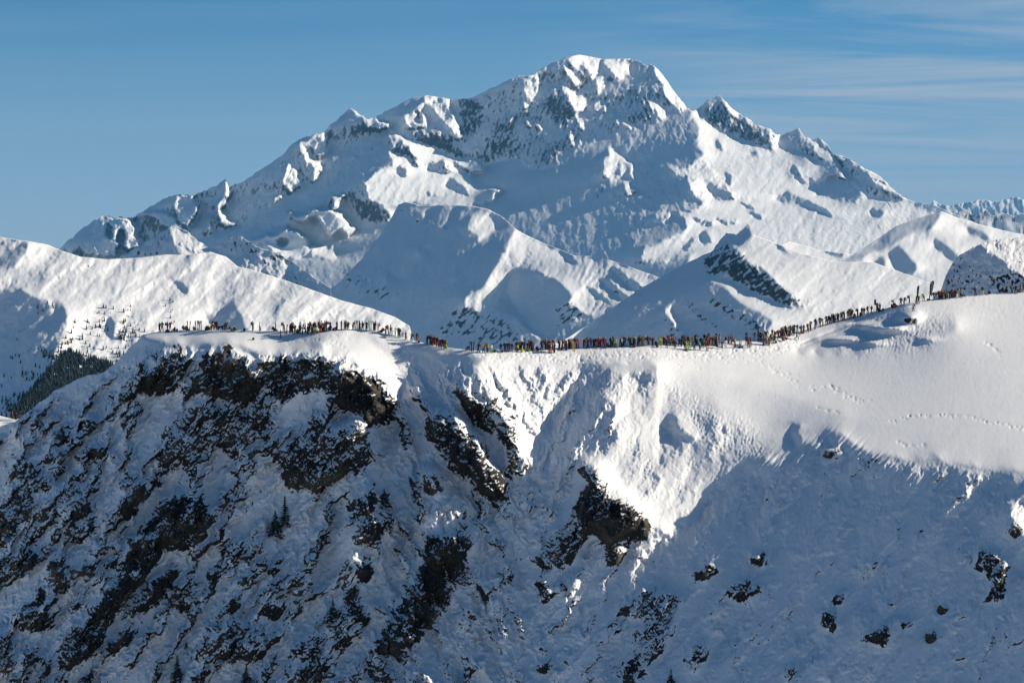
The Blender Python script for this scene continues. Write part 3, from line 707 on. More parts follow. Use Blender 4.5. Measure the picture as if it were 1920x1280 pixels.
# top shelf of snow
f([(262, 600), (262, 630), (300, 641), (350, 656), (372, 650), (400, 644), (440, 646), (480, 662), (540, 664), (600, 646), (640, 668), (700, 640), (700, 560)], p=0.15, r=4.2, feather=3)
f([(500, 560), (480, 612), (520, 640), (620, 650), (760, 650), (830, 662), (900, 672), (1060, 680), (1260, 690), (1400, 760), (1560, 840), (1990, 900), (1990, 500), (1300, 500)], p=0.16, r=2.9, feather=5)
f([(1230, 686), (1400, 720), (1600, 780), (1600, 812), (1552, 812), (1480, 868), (1400, 862), (1360, 824), (1300, 822), (1250, 770)], p=0.5, r=2.2, feather=5)
f([(1100, 718), (1175, 706), (1160, 795), (1148, 765), (1135, 745)], p=0.5, r=1.2, feather=4)
# lit snow wedge and broken ground beside it
f([(598, 644), (640, 622), (720, 628), (760, 660), (785, 690), (788, 702), (765, 735), (742, 757), (734, 745), (700, 702), (660, 682), (620, 656)], p=0.85, r=1.9, feather=3)
f([(675, 628), (700, 632), (760, 655), (800, 665), (790, 690), (776, 700), (740, 670)], p=0.12, r=1.5, feather=3)
# shaded bowl
f([(798, 664), (850, 668), (905, 672), (884, 692), (872, 722), (832, 762), (808, 800), (786, 860), (762, 960), (740, 905), (736, 800), (742, 760), (770, 735), (788, 704)], p=-0.95, r=1.2, feather=3)
f([(736, 760), (770, 740), (800, 790), (800, 1000), (720, 1150), (690, 1150), (712, 1000), (735, 900)], p=-0.6, r=1.0, feather=6)
f([(640, 700), (688, 700), (736, 735), (738, 775), (705, 795), (680, 780), (645, 760)], p=0.25, r=0.4, feather=3)
f([(690, 778), (716, 785), (724, 822), (711, 852), (690, 845), (684, 800)], p=1.0, r=1.3, feather=3)
f([(640, 880), (700, 850), (700, 1000), (690, 1060), (640, 1150), (600, 1250), (560, 1250), (620, 1080), (640, 980)], p=-0.2, r=0.8, feather=10)
f([(668, 990), (676, 1002), (676, 1050), (662, 1058), (660, 1020)], p=1.2, r=1.0, feather=2)
# spurs right of the bowl
f([(905, 672), (1080, 678), (1085, 705), (1056, 745), (1046, 800), (1040, 842), (1005, 872), (966, 862), (950, 805), (918, 755), (884, 700)], p=0.62, r=1.25, feather=4)
f([(832, 758), (850, 763), (886, 795), (902, 815), (914, 846), (905, 852), (880, 812), (850, 787)], p=1.3, r=1.0, feather=2)
f([(850, 760), (890, 745), (925, 800), (950, 860), (965, 940), (940, 935), (915, 845), (888, 795)], p=-0.95, r=1.0, feather=3)
f([(800, 760), (835, 760), (880, 812), (905, 852), (940, 935), (900, 920), (830, 830)], p=-0.4, r=0.55, feather=3)
f([(804, 866), (836, 880), (846, 905), (840, 930), (862, 952), (852, 992), (830, 1004), (812, 992), (822, 940), (812, 900)], p=1.1, r=1.0, feather=3)
f([(840, 890), (900, 920), (960, 960), (1020, 1000), (980, 1090), (900, 1200), (860, 1250), (820, 1250), (850, 1130), (880, 1020), (865, 960)], p=-0.75, r=1.15, feather=8)
f([(770, 900), (806, 868), (815, 990), (790, 1080), (720, 1200), (700, 1300), (660, 1300), (720, 1120), (760, 1000)], p=-0.6, r=0.9, feather=6)
# bowls in the middle
f([(1094, 680), (1170, 688), (1175, 706), (1165, 718), (1110, 722)], p=-0.5, r=0.9, feather=4)
f([(1058, 742), (1100, 738), (1135, 745), (1148, 765), (1142, 790), (1106, 802), (1086, 830), (1062, 868), (1040, 884), (1042, 800)], p=-1.1, r=1.1, feather=3)
f([(1010, 872), (1045, 850), (1100, 850), (1130, 880), (1110, 940), (1060, 980), (1020, 1040), (960, 1100), (900, 1150), (950, 1000), (970, 930)], p=-0.7, r=1.1, feather=5)
f([(1175, 705), (1250, 720), (1252, 800), (1290, 832), (1300, 822), (1362, 824), (1402, 860), (1392, 892), (1332, 942), (1282, 1002), (1256, 1002), (1216, 976), (1170, 942), (1130, 884), (1118, 862), (1160, 812), (1148, 775)], p=0.72, r=1.45, feather=4)
f([(1252, 768), (1262, 785), (1278, 812), (1302, 822), (1288, 830), (1262, 826), (1246, 800)], p=-1.5, r=0.9, feather=2)
f([(1300, 780), (1340, 760), (1370, 780), (1400, 820), (1400, 850), (1360, 826), (1310, 822)], p=0.06, r=1.4, feather=8)
# the great shaded slope, lower right
f([(1395, 862), (1440, 872), (1480, 868), (1520, 840), (1552, 812), (1580, 812), (1592, 835), (1600, 852), (1640, 868), (1690, 872), (1722, 908), (1762, 922), (1810, 928), (1822, 905), (1868, 890), (1900, 905), (1925, 935), (1990, 960), (1990, 1330), (900, 1330), (1000, 1100), (1120, 1010), (1216, 980), (1256, 1006), (1284, 1004), (1335, 944), (1394, 894)], p=-0.75, r=1.12, feather=4)
f([(1540, 842), (1578, 838), (1600, 850), (1576, 862), (1548, 860)], p=0.1, r=0.6, feather=2)
f([(1898, 935), (1990, 960), (1990, 1080), (1920, 1020), (1905, 985)], p=0.9, r=1.3, feather=3)
f([(1484, 806), (1496, 800), (1504, 828), (1490, 834)], p=-1.2, r=1.3, feather=1)
# hollow under the crowd on the right and the lip of the piste
f([(1496, 658), (1560, 626), (1620, 598), (1700, 574), (1722, 582), (1696, 600), (1650, 640), (1600, 654)], p=-1.3, r=2.0, feather=3)
f([(1600, 660), (1680, 625), (1730, 600), (1800, 595), (1790, 630), (1700, 650)], p=-0.05, r=1.9, feather=8)
# stone
S = R.stone
for pl, d in [
    ([(255, 635), (300, 640), (350, 652), (372, 660), (366, 682), (340, 690), (320, 702), (300, 690), (290, 680), (262, 676)], .62),
    ([(243, 716), (270, 690), (300, 680), (316, 700), (326, 725), (318, 736), (290, 739), (265, 726)], .9),
    ([(378, 682), (385, 652), (400, 646), (440, 649), (470, 680), (492, 720), (482, 745), (440, 753), (410, 741), (375, 735), (371, 705)], .92),
    ([(478, 664), (560, 660), (598, 650), (640, 682), (700, 704), (738, 742), (740, 772), (730, 790), (700, 792), (680, 772), (640, 762), (600, 722), (540, 752), (510, 742), (490, 702)], .68),
    ([(632, 702), (650, 687), (690, 702), (738, 742), (734, 776), (710, 782), (690, 792), (682, 790), (660, 772), (640, 752)], 1.0),
    ([(230, 735), (250, 700), (262, 705), (248, 740), (225, 752), (205, 760)], .5), ([(190, 775), (210, 740), (217, 750), (180, 792), (150, 822), (118, 856), (95, 872), (108, 842), (150, 792)], .66),
    ([(152, 862), (175, 830), (200, 835), (221, 850), (215, 862), (190, 857)], .85), ([(78, 862), (100, 830), (111, 838), (106, 860), (85, 872)], .8),
    ([(18, 858), (40, 842), (50, 850), (25, 872)], .6), ([(180, 745), (200, 735), (230, 700), (240, 660), (255, 650), (262, 680), (235, 720)], .4),
    ([(305, 812), (330, 782), (370, 747), (400, 760), (480, 770), (482, 812), (450, 852), (410, 832), (370, 842), (340, 852), (300, 882), (288, 852)], .62),
    ([(297, 930), (340, 920), (398, 939), (397, 977), (356, 1031), (309, 1019), (279, 1072), (237, 1123), (190, 1185), (178, 1220), (128, 1256), (106, 1244), (125, 1209), (160, 1155), (202, 1102), (231, 1054), (249, 1001), (285, 965)], .92),
    ([(312, 1064), (334, 1066), (323, 1093), (284, 1137), (261, 1150), (260, 1120), (276, 1092)], .92),
    ([(203, 1200), (252, 1175), (256, 1191), (220, 1218), (192, 1230)], .85),
    ([(218, 946), (246, 925), (260, 895), (285, 898), (268, 933), (243, 963), (220, 964)], .88),
    ([(-20, 974), (18, 916), (55, 898), (70, 912), (60, 965), (30, 989), (-20, 1040)], .78),
    ([(5, 1068), (38, 1019), (62, 1030), (54, 1051), (14, 1074)], .9), ([(64, 998), (98, 952), (97, 974), (60, 1020), (38, 1007)], .8),
    ([(112, 935), (140, 905), (167, 898), (172, 953), (180, 1001), (133, 1014), (118, 989)], .62),
    ([(85, 1066), (104, 1028), (126, 1042), (119, 1094), (95, 1090)], .88), ([(28, 1148), (74, 1102), (105, 1120), (96, 1174), (44, 1178)], .6),
    ([(-20, 1180), (22, 1190), (18, 1222), (-20, 1240)], .8), ([(43, 1235), (86, 1218), (84, 1240)], .75),
    ([(324, 1096), (386, 1082), (384, 1132), (347, 1154), (325, 1134)], .58), ([(380, 1080), (428, 1004), (462, 1004), (440, 1068), (402, 1086)], .45),
    ([(384, 1214), (415, 1165), (480, 1172), (500, 1226), (478, 1236), (421, 1234)], .68), ([(40, 1000), (90, 940), (110, 900), (130, 900), (90, 985)], .4),
    ([(518, 852), (592, 775), (655, 800), (688, 850), (682, 884), (630, 894), (605, 918), (542, 914), (516, 862)], .66),
    ([(478, 720), (517, 750), (512, 812), (478, 834)], .55), ([(640, 800), (690, 790), (690, 850), (700, 880), (650, 880)], .5),
    ([(808, 792), (815, 764), (835, 764), (850, 786), (885, 806), (910, 846), (938, 888), (944, 930), (925, 940), (905, 920), (855, 862), (830, 838), (800, 822)], .78),
    ([(850, 730), (880, 725), (910, 762), (918, 790), (955, 812), (965, 860), (962, 905), (946, 890), (947, 852), (930, 808), (892, 790)], .7),
    ([(880, 688), (905, 707), (960, 772), (975, 840), (955, 812), (900, 722)], .4),
    ([(768, 902), (803, 868), (826, 884), (840, 915), (790, 925)], .5),
    ([(798, 1004), (857, 996), (880, 1020), (862, 1066), (844, 1120), (824, 1152), (800, 1178), (780, 1202), (741, 1216), (696, 1227), (716, 1182), (747, 1128), (771, 1090), (798, 1063), (776, 1030)], .85),
    ([(646, 930), (700, 905), (712, 974), (709, 1020), (673, 1013), (658, 959)], .68), ([(704, 925), (733, 914), (730, 934), (708, 938)], .8),
    ([(666, 1070), (694, 1048), (692, 1078), (676, 1084)], .95), ([(646, 1094), (673, 1090), (689, 1152), (673, 1168), (646, 1146)], .8),
    ([(605, 1152), (640, 1137), (656, 1167), (650, 1218), (634, 1217), (610, 1180)], .68), ([(530, 1258), (554, 1207), (605, 1182), (632, 1244), (622, 1285), (535, 1285)], .5),
    ([(478, 1138), (524, 1107), (540, 1131), (513, 1156), (485, 1148)], .65), ([(688, 1227), (733, 1250), (726, 1285), (695, 1285)], .6),
    ([(1096, 918), (1108, 880), (1126, 895), (1146, 924), (1203, 959), (1222, 983), (1212, 1005), (1168, 1001), (1138, 1020), (1120, 990), (1096, 990), (1080, 975)], .9),
    ([(1078, 850), (1110, 862), (1135, 900), (1112, 922), (1094, 878)], .6), ([(1018, 1020), (1073, 959), (1094, 998), (1074, 1054), (1040, 1066)], .6),
    ([(992, 1056), (1012, 1020), (1026, 1040), (1034, 1114), (1019, 1136), (1006, 1100), (1004, 1066)], .75), ([(1137, 1062), (1144, 1006), (1168, 1028), (1160, 1045)], .85),
    ([(905, 1090), (950, 1060), (962, 1080), (930, 1115), (900, 1125)], .4), ([(930, 1100), (955, 1078), (960, 1096), (940, 1106)], .6),
    ([(1291, 1078), (1341, 1042), (1332, 1075), (1307, 1085)], .95), ([(1357, 1102), (1399, 1077), (1436, 1102), (1391, 1132)], .72),
    ([(1152, 1146), (1195, 1105), (1227, 1093), (1284, 1114), (1264, 1176), (1250, 1200), (1227, 1228), (1192, 1285), (1152, 1285), (1180, 1232), (1174, 1206), (1200, 1165)], .6),
    ([(1294, 1244), (1301, 1214), (1323, 1190), (1320, 1221), (1302, 1268)], .85), ([(1399, 1030), (1436, 1033), (1437, 1058), (1415, 1058)], .75),
    ([(1006, 1245), (1041, 1228), (1022, 1258)], .85), ([(1053, 1225), (1080, 1222), (1062, 1238)], .8), ([(1112, 1238), (1130, 1230), (1128, 1262)], .6),
    ([(1560, 1128), (1589, 1095), (1584, 1127)], 1.0), ([(1540, 1156), (1571, 1136), (1572, 1173), (1552, 1187)], .85),
    ([(1612, 1200), (1630, 1178), (1668, 1160), (1655, 1204), (1635, 1198)], .88), ([(1676, 1162), (1720, 1154), (1701, 1178)], .65),
    ([(1826, 1036), (1886, 1028), (1890, 1090), (1871, 1124), (1844, 1121), (1857, 1078), (1836, 1060)], .68), ([(1468, 1264), (1480, 1246), (1498, 1240), (1484, 1262)], .9),
    ([(1618, 1020), (1630, 1004), (1628, 1022)], .8), ([(1632, 1060), (1646, 1038), (1642, 1062)], .8), ([(1488, 1035), (1504, 1032), (1502, 1046)], .8),
    ([(1692, 596), (1712, 582), (1722, 590), (1712, 606)], .75), ([(1500, 880), (1600, 868), (1620, 885), (1540, 905), (1505, 900)], .18), ([(1550, 885), (1566, 872), (1560, 890)], .7),
    ([(1880, 990), (1920, 975), (1915, 1010), (1890, 1005)], .5),
    ([(1385, 690), (1440, 700), (1440, 712), (1400, 704)], .0),
]:
    S(pl, d, 3)
# wind rough ground
def rough(pl, d):
    R.rough = np.maximum(R.rough, d * R.mask(pl, 14))
rough([(905, 690), (1060, 700), (1060, 900), (980, 890), (930, 800)], 1.0)
rough([(1080, 685), (1230, 700), (1420, 800), (1440, 870), (1300, 830), (1250, 740), (1170, 740), (1160, 800), (1110, 840), (1060, 740)], .9)
rough([(700, 640), (790, 670), (790, 700), (740, 680)], 1.0)
rough([(790, 668), (900, 675), (820, 760), (760, 900), (745, 780)], .35)
rough([(1160, 830), (1240, 840), (1250, 900), (1180, 900)], .7)
rough([(1500, 890), (1640, 880), (1700, 1010), (1480, 1060), (1400, 980)], .5)
rough([(1600, 600), (1760, 580), (1800, 610), (1700, 665), (1560, 660)], 1.0)
rough([(1760, 560), (1920, 560), (1920, 600), (1780, 600)], .5)
rough([(1640, 860), (1760, 870), (1860, 880), (1900, 930), (1730, 920)], .9)
R.solve(300, 2.5, 0.7, relax=4, hi=0.2, lo=0.12, raise_=0)
rkw = blur(R.rock, 3)
rks = blur(R.rock, 8)
wL = 1 - smooth(600, 760, R.X); wR = smooth(960, 1080, R.X); wM = 1 - wL - wR
def lean3(fn, su, sv, octs, seed, gain):
    return (wL * fn(*rot(R.WX, R.WY, -33, su, sv), octs, seed, gain) + wM * fn(*rot(R.WX, R.WY, 24, su, sv), octs, seed + 1, gain)
            + wR * fn(*rot(R.WX, R.WY, -27, su, sv), octs, seed + 2, gain))
cr0 = np.interp(R.xs, [-45, 250, 300, 600, 900, 1400, 1700, 1965], [790, 640, 622, 620, 660, 640, 572, 548])[None, :]
below = smooth(6, 60, R.Y - cr0)
def bulge(pl, h, sig):
    R.q -= h * blur(R.mask(pl), sig / R.step)
bulge([(806, 762), (850, 760), (905, 838), (944, 930), (900, 922), (826, 830)], 42, 9)
bulge([(772, 905), (805, 866), (842, 885), (868, 955), (874, 1040), (800, 1060), (788, 960)], 46, 11)
bulge([(640, 900), (700, 880), (716, 1000), (700, 1080), (640, 1100)], 34, 11)
bulge([(652, 980), (682, 985), (682, 1050), (658, 1060)], 26, 7)
bulge([(1080, 860), (1112, 848), (1216, 972), (1150, 1020), (1080, 984)], 26, 9)
bulge([(850, 722), (900, 690), (972, 800), (966, 900), (922, 792)], 22, 9)
bulge([(600, 800), (690, 780), (700, 860), (640, 890)], 20, 12)
bulge([(1545, 838), (1580, 838), (1582, 860), (1548, 862)], 14, 4)
for (bx, by, h_, sx, sy) in ((1706, 594, 40, 13, 7), (1668, 616, 34, 22, 5), (1622, 610, 24, 18, 4), (1580, 636, 22, 26, 4), (1740, 636, 12, 14, 4), (1640, 644, 14, 18, 4)):
    R.q -= h_ * np.exp(-((R.X - bx) / sx) ** 2 / 2 - ((R.Y - by) / sy) ** 2 / 2)
crag = lean3(ridged, 30, 70, 5, 90, 0.58)
lft = 1 - smooth(900, 1100, R.X)
stp = smooth(1.9, 1.2, blur(R.r, 10))
band = lean3(ridged, 52, 210, 3, 141, 0.5)
bgd = below * stp * (0.03 + 0.74 * smooth(.55, .95, band)) * smooth(.1, -.1, blur(R.p, 5)) * (1 - smooth(640, 900, R.X) * .5 - smooth(1000, 1350, R.X) * .15)
den = np.maximum(rkw, bgd)
R.q -= 30 * blur(den, 8) * below
R.q -= (10 + 22 * rkw) * den * crag * below
R.q -= 9 * den * below * lean3(ridged, 8, 26, 4, 95, 0.6)
R.q -= 4 * den * below * ridged(R.WX / 11, R.WY / 8, 3, 97, 0.6)
R.q -= below * stp * (10 + 16 * lft) * smooth(.1, .95, band) * (1 - smooth(1000, 1300, R.X) * .8)
R.q -= below * stp * (1 - lft) * 9 * ridged(*rot(R.WX, R.WY, -27, 70, 300), 3, 98, 0.45)
R.q -= below * stp * 14 * lean3(fbm, 60, 210, 2, 99, 0.4)
R.q -= below * stp * (.8 + 3.6 * lft) * lean3(fbm, 16, 70, 3, 103, 0.5)
R.q -= R.rough * (2.8 * lean3(ridged, 8, 24, 3, 107, 0.6) + 1.2 * fbm(R.X / 5, R.Y / 5, 2, 111))
R.q -= 0.35 * fbm(R.WX / 9, R.WY / 4, 3, 113) + 2.0 * fbm(*rot(R.WX, R.WY, -65, 110, 260), 4, 114, 0.42)
# wind-drawn tongues at the sharp edge of the great shaded slope
edge = np.exp(-((R.Y - np.interp(R.xs, [1380, 1480, 1560, 1640, 1720, 1800, 1920], [868, 868, 825, 868, 905, 925, 960])[None, :]) / 26.0) ** 2) * smooth(1380, 1440, R.X)
R.q -= edge * 5 * ridged(*rot(R.X, R.Y, -40, 10, 80), 3, 117)
# trails trodden in the snow
def trail(pts, n, depth, width, jit, seed):
    rng = random.Random(seed)
    L = [0]
    for a, b_ in zip(pts, pts[1:]): L.append(L[-1] + math.dist(a, b_))
    for k in range(n):
        s_ = L[-1] * (k + rng.random()) / n
        i = max(j for j in range(len(pts) - 1) if L[j] <= s_ + 1e-9)
        u = (s_ - L[i]) / (L[i + 1] - L[i])
        x = pts[i][0] * (1 - u) + pts[i + 1][0] * u + rng.gauss(0, jit); y = pts[i][1] * (1 - u) + pts[i + 1][1] * u + rng.gauss(0, jit)
        ix = int((x - R.xs[0]) / R.step); iy = int((y - R.ys[0]) / R.step)
        h = int(4 * width / R.step) + 1
        sl = (slice(max(iy - h, 0), iy + h + 1), slice(max(ix - h, 0), ix + h + 1))
        g_ = np.exp(-((R.X[sl] - x) ** 2 + ((R.Y[sl] - y) * 1.6) ** 2) / (2 * width ** 2))
        R.q[sl] += .6 * depth * rng.uniform(.1, 1.2) * g_
trail([(1415, 672), (1440, 690), (1470, 700), (1500, 728)], 34, 5, 1.8, 3.0, 1)
trail([(1515, 728), (1560, 728), (1590, 738), (1610, 752), (1632, 750)], 30, 6, 1.8, 3.5, 2)
trail([(1670, 790), (1710, 780), (1770, 778), (1820, 780), (1860, 792), (1925, 806)], 60, 6, 1.7, 1.6, 3)
trail([(1848, 638), (1860, 650), (1880, 665)], 14, 5, 1.8, 1.5, 4)
trail([(1530, 765), (1575, 772)], 8, 4, 2, 1, 5); trail([(1680, 828), (1710, 838), (1740, 835)], 12, 5, 2, 1.5, 6)
trail([(520, 640), (560, 632), (640, 640), (650, 660)], 60, 4, 1.6, 6, 7)
trail([(900, 660), (1100, 668), (1300, 662), (1440, 655), (1500, 640)], 800, 5, 1.4, 8, 8)
# trodden pistes on the rising ridge
for (a, b_) in (((1500, 652), (1720, 572)), ((1490, 648), (1700, 568))):
    dxx, dyy = b_[0] - a[0], b_[1] - a[1]; LL = math.hypot(dxx, dyy)
    t_ = ((R.X - a[0]) * dxx + (R.Y - a[1]) * dyy) / LL / LL
    dd = ((R.X - a[0]) * dyy - (R.Y - a[1]) * dxx) / LL
    R.q += 4 * np.exp(-(dd / 2.2) ** 2) * smooth(0, .05, t_) * smooth(1, .95, t_)
finish_rock(R, 0.55, bias=-0.03, leans=((-33, 1.0),), su=8, sv=17, steep=0.5)
nL = lean3(fbm, 10, 34, 4, 120, 0.62)
nF = lean3(ridged, 4, 15, 3, 125, 0.65)
nS = lean3(fbm, 16, 80, 3, 128, 0.6)
nI = fbm(R.X / 5, R.Y / 4, 3, 129, 0.65)
Yx, Yz = R.grads()
nzv = np.clip(Yz, 0, None) / np.sqrt(1 + Yx ** 2 + Yz ** 2)
dn2 = np.maximum(blur(R.rock, 3.5), bgd)
sc_ = dn2 * 0.95 + 0.34 * nL + 0.22 * nF + 0.34 * nS + 0.10 * nI + 1.0 * (0.58 - nzv)
R.rockf = smooth(0.48, 0.86, sc_) * smooth(0.0, 0.12, blur(dn2, 2))
# loose specks of stone and scrub that stick out of the snow between the crags
sp = fbm(*rot(R.X, R.Y, -30, 5, 9), 3, 131, 0.6) + 0.9 * fbm(R.X / 70, R.Y / 60, 3, 133)
R.rockf = np.maximum(R.rockf, smooth(1.15, 1.35, sp) * below * (1 - smooth(1000, 1250, R.X) * .55) * smooth(0.2, -0.1, blur(R.p, 4)))
CREST = [(-45, 812, .6), (0, 800, .6), (30, 789, 1), (60, 766, 1), (100, 735, 1.2), (130, 718, 1.2), (160, 705, 1.2), (190, 700, 1.2), (205, 690, 1.5), (225, 672, 1.5), (240, 655, 1.5), (255, 640, 1.2), (268, 627, .6), (300, 621, .1), (340, 619, .1), (380, 618, .1), (430, 619, .1), (480, 619, .15), (520, 620, .2), (570, 620, .1), (600, 619, .1), (640, 617, .1), (700, 619, .1), (740, 628, .1), (770, 637, .15), (800, 644, .15), (830, 650, .15), (860, 654, .15), (900, 658, .15), (960, 656, .1), (1020, 653, .1), (1100, 649, .1), (1200, 646, .1), (1300, 643, .1), (1400, 638, .1), (1450, 632, .1), (1500, 621, .15), (1560, 604, .15), (1620, 588, .15), (1680, 573, .15), (1720, 565, .15), (1760, 560, .2), (1800, 556, .2), (1860, 551, .2), (1920, 547, .2), (1965, 545, .2)]
i620 = int((620 - R.xs[0]) / R.step); j620 = int((625 - R.ys[0]) / R.step)
back = [(8, 0.4), (40, 3), (110, 12), (180, 60), (330, 230), (700, 640)]
R.build('near_ridge', CREST, 398, float(np.median(R.q[j620, 200:1100])), M_near, jag=1.8, jscale=16, nrow=470, back=back, pw=1.0)

# ================================================================== simple materials
def plain(name, c, rough=0.7, metal=0.0):
    m, n, l, b = nt(name)
    tc_ = n.new('ShaderNodeTexCoord'); ns = n.new('ShaderNodeTexNoise'); ns.inputs['Scale'].default_value = 9
    l.new(tc_.outputs['Object'], ns.inputs['Vector'])
    mxx = n.new('ShaderNodeMixRGB'); mxx.blend_type = 'MULTIPLY'; mxx.inputs['Fac'].default_value = 0.5
    mxx.inputs['Color1'].default_value = tuple(c) + (1,)
    l.new(ns.outputs['Fac'], mxx.inputs['Color2'])
    gm = n.new('ShaderNodeMixRGB'); gm.blend_type = 'ADD'; gm.inputs['Fac'].default_value = 0.25
    gm.inputs['Color2'].default_value = tuple(c) + (1,)
    l.new(mxx.outputs[0], gm.inputs['Color1'])
    l.new(gm.outputs[0], b.inputs['Base Color'])
    b.inputs['Roughness'].default_value = rough; b.inputs['Metallic'].default_value = metal
    return m

COL = {'red': (.55, .03, .03), 'dark red': (.12, .010, .018), 'orange': (.75, .17, .02), 'yellow': (.80, .60, .03), 'lime': (.45, .62, .05),
       'olive': (.16, .16, .04), 'green': (.05, .28, .05), 'dark green': (.02, .075, .035), 'teal': (.01, .13, .14), 'cyan': (.05, .42, .55),
       'blue': (.03, .16, .48), 'navy': (.012, .03, .10), 'purple': (.13, .04, .20), 'pink': (.75, .14, .22), 'magenta': (.45, .02, .18),
       'grey': (.20, .21, .22), 'white': (.75, .76, .78), 'black': (.012, .012, .014), 'brown': (.10, .045, .02), 'pale blue': (.35, .55, .68)}
CM = {k: plain('cloth ' + k, tuple(c * (.44 if k not in ('white', 'yellow', 'lime') else .8) for c in v)) for k, v in COL.items()}
SKIN = plain('skin', (.42, .23, .15)); BOOT = plain('boot', (.03, .03, .035), .5)

# ================================================================== people
def pose(kind):
    P = dict(pel=(0, 0, .95), wai=(0, 0, 1.12), che=(0, .01, 1.36), nek=(0, 0, 1.50), hed=(0, -.02, 1.63), top=(0, -.01, 1.72))
    for s_, n_ in ((-1, 'L'), (1, 'R')):
        P.update({'hip' + n_: (.10 * s_, 0, .88), 'kne' + n_: (.13 * s_, -.03, .50), 'ank' + n_: (.15 * s_, .02, .11), 'toe' + n_: (.17 * s_, -.14, .05),
                  'sho' + n_: (.19 * s_, .01, 1.42), 'elb' + n_: (.28 * s_, .04, 1.16), 'han' + n_: (.27 * s_, -.08, .92)})
    def set_(**k): P.update(k)
    if kind == 'standing with hands on hips':
        set_(elbL=(-.38, .08, 1.18), hanL=(-.2, -.06, 1.0), elbR=(.38, .08, 1.18), hanR=(.2, -.06, 1.0))
    elif kind == 'holding up a phone':
        set_(elbL=(-.24, -.18, 1.24), hanL=(-.07, -.30, 1.52), elbR=(.24, -.18, 1.24), hanR=(.07, -.30, 1.52))
    elif kind == 'waving one arm':
        set_(elbR=(.33, -.02, 1.62), hanR=(.26, -.05, 1.92))
    elif kind == 'pointing right':
        set_(elbR=(.46, -.05, 1.40), hanR=(.76, -.10, 1.42))
    elif kind == 'standing with crossed arms':
        set_(elbL=(-.27, -.06, 1.16), hanL=(.10, -.2, 1.22), elbR=(.27, -.06, 1.16), hanR=(-.10, -.2, 1.16))
    elif kind == 'walking':
        set_(kneL=(-.11, -.22, .52), ankL=(-.12, -.24, .12), toeL=(-.12, -.41, .06), kneR=(.11, .06, .48), ankR=(.12, .34, .16), toeR=(.12, .20, .06),
             elbL=(-.27, .14, 1.16), hanL=(-.25, .10, .94), elbR=(.27, -.08, 1.16), hanR=(.24, -.28, 1.02))
    elif kind == 'bending forward':
        set_(wai=(0, -.08, 1.08), che=(0, -.28, 1.22), nek=(0, -.40, 1.28), hed=(0, -.52, 1.30), top=(0, -.60, 1.34),
             shoL=(-.19, -.32, 1.26), shoR=(.19, -.32, 1.26), elbL=(-.22, -.36, .98), hanL=(-.16, -.40, .72), elbR=(.22, -.36, .98), hanR=(.16, -.42, .70))
    elif kind == 'sitting on the snow':
        dz = -.70
        for k in ('pel', 'wai', 'che', 'nek', 'hed', 'top', 'shoL', 'shoR'):
            P[k] = (P[k][0], P[k][1] + .1, P[k][2] + dz)
        set_(hipL=(-.12, .02, .20), hipR=(.12, .02, .20), kneL=(-.16, -.36, .48), kneR=(.16, -.36, .48), ankL=(-.17, -.60, .12), ankR=(.17, -.60, .12),
             toeL=(-.18, -.74, .12), toeR=(.18, -.74, .12), elbL=(-.28, -.05, .46), elbR=(.28, -.05, .46), hanL=(-.16, -.30, .50), hanR=(.16, -.30, .50))
    elif kind == 'leaning on one leg':
        set_(kneR=(.16, -.12, .52), ankR=(.26, .02, .12), toeR=(.34, -.13, .05), hipL=(-.08, 0, .88), elbL=(-.30, -.02, 1.16), hanL=(-.18, -.20, 1.08))
    return P

RAD = dict(pel=.155, wai=.15, che=.175, nek=.075, hed=.105, top=.085, hip=.105, kne=.085, ank=.065, toe=.05, sho=.085, elb=.065, han=.045)
BONES = [('pel', 'wai', 0), ('wai', 'che', 0), ('che', 'nek', 0), ('nek', 'hed', 2), ('hed', 'top', 3)]
for n_ in 'LR':
    BONES += [('pel', 'hip' + n_, 1), ('hip' + n_, 'kne' + n_, 1), ('kne' + n_, 'ank' + n_, 1), ('ank' + n_, 'toe' + n_, 4), ('che', 'sho' + n_, 0), ('sho' + n_, 'elb' + n_, 0), ('elb' + n_, 'han' + n_, 0)]

def body_mesh(kind):
    P = pose(kind)
    names = list(P)
    me = bpy.data.meshes.new('skeleton')
    me.from_pydata([P[k] for k in names], [(names.index(a), names.index(b_)) for a, b_, c_ in BONES], [])
    ob = bpy.data.objects.new('skeleton', me); col.objects.link(ob)
    sk = ob.modifiers.new('skin', 'SKIN'); sk.use_smooth_shade = True
    for i, k in enumerate(names):
        r_ = RAD[k[:3]]
        sv = me.skin_vertices[0].data[i]
        sv.radius = (r_, r_ * (.72 if k in ('che', 'wai', 'pel') else 1))
        sv.use_root = (k == 'pel')
    sb = ob.modifiers.new('sub', 'SUBSURF'); sb.levels = 1; sb.render_levels = 1
    dg = bpy.context.evaluated_depsgraph_get(); dg.update()
    out = bpy.data.meshes.new_from_object(ob.evaluated_get(dg))
    bpy.data.objects.remove(ob); bpy.data.meshes.remove(me)
    out.name = 'person body ' + kind
    for k in range(5):
        out.materials.append(None)
    segs = [(Vector(P[a]), Vector(P[b_]), c_) for a, b_, c_ in BONES]
    for p_ in out.polygons:
        c = p_.center; best = 1e9; bi = 0
        for a, b_, c_ in segs:
            ab = b_ - a; t = max(0, min(1, (c - a).dot(ab) / ab.length_squared))
            d = (c - a - ab * t).length
            if d < best: best, bi = d, c_
        p_.material_index = bi
        p_.use_smooth = True
    # lowest point to the ground
    z0 = min(v.co.z for v in out.vertices)
    for v in out.vertices: v.co.z -= z0
    return out

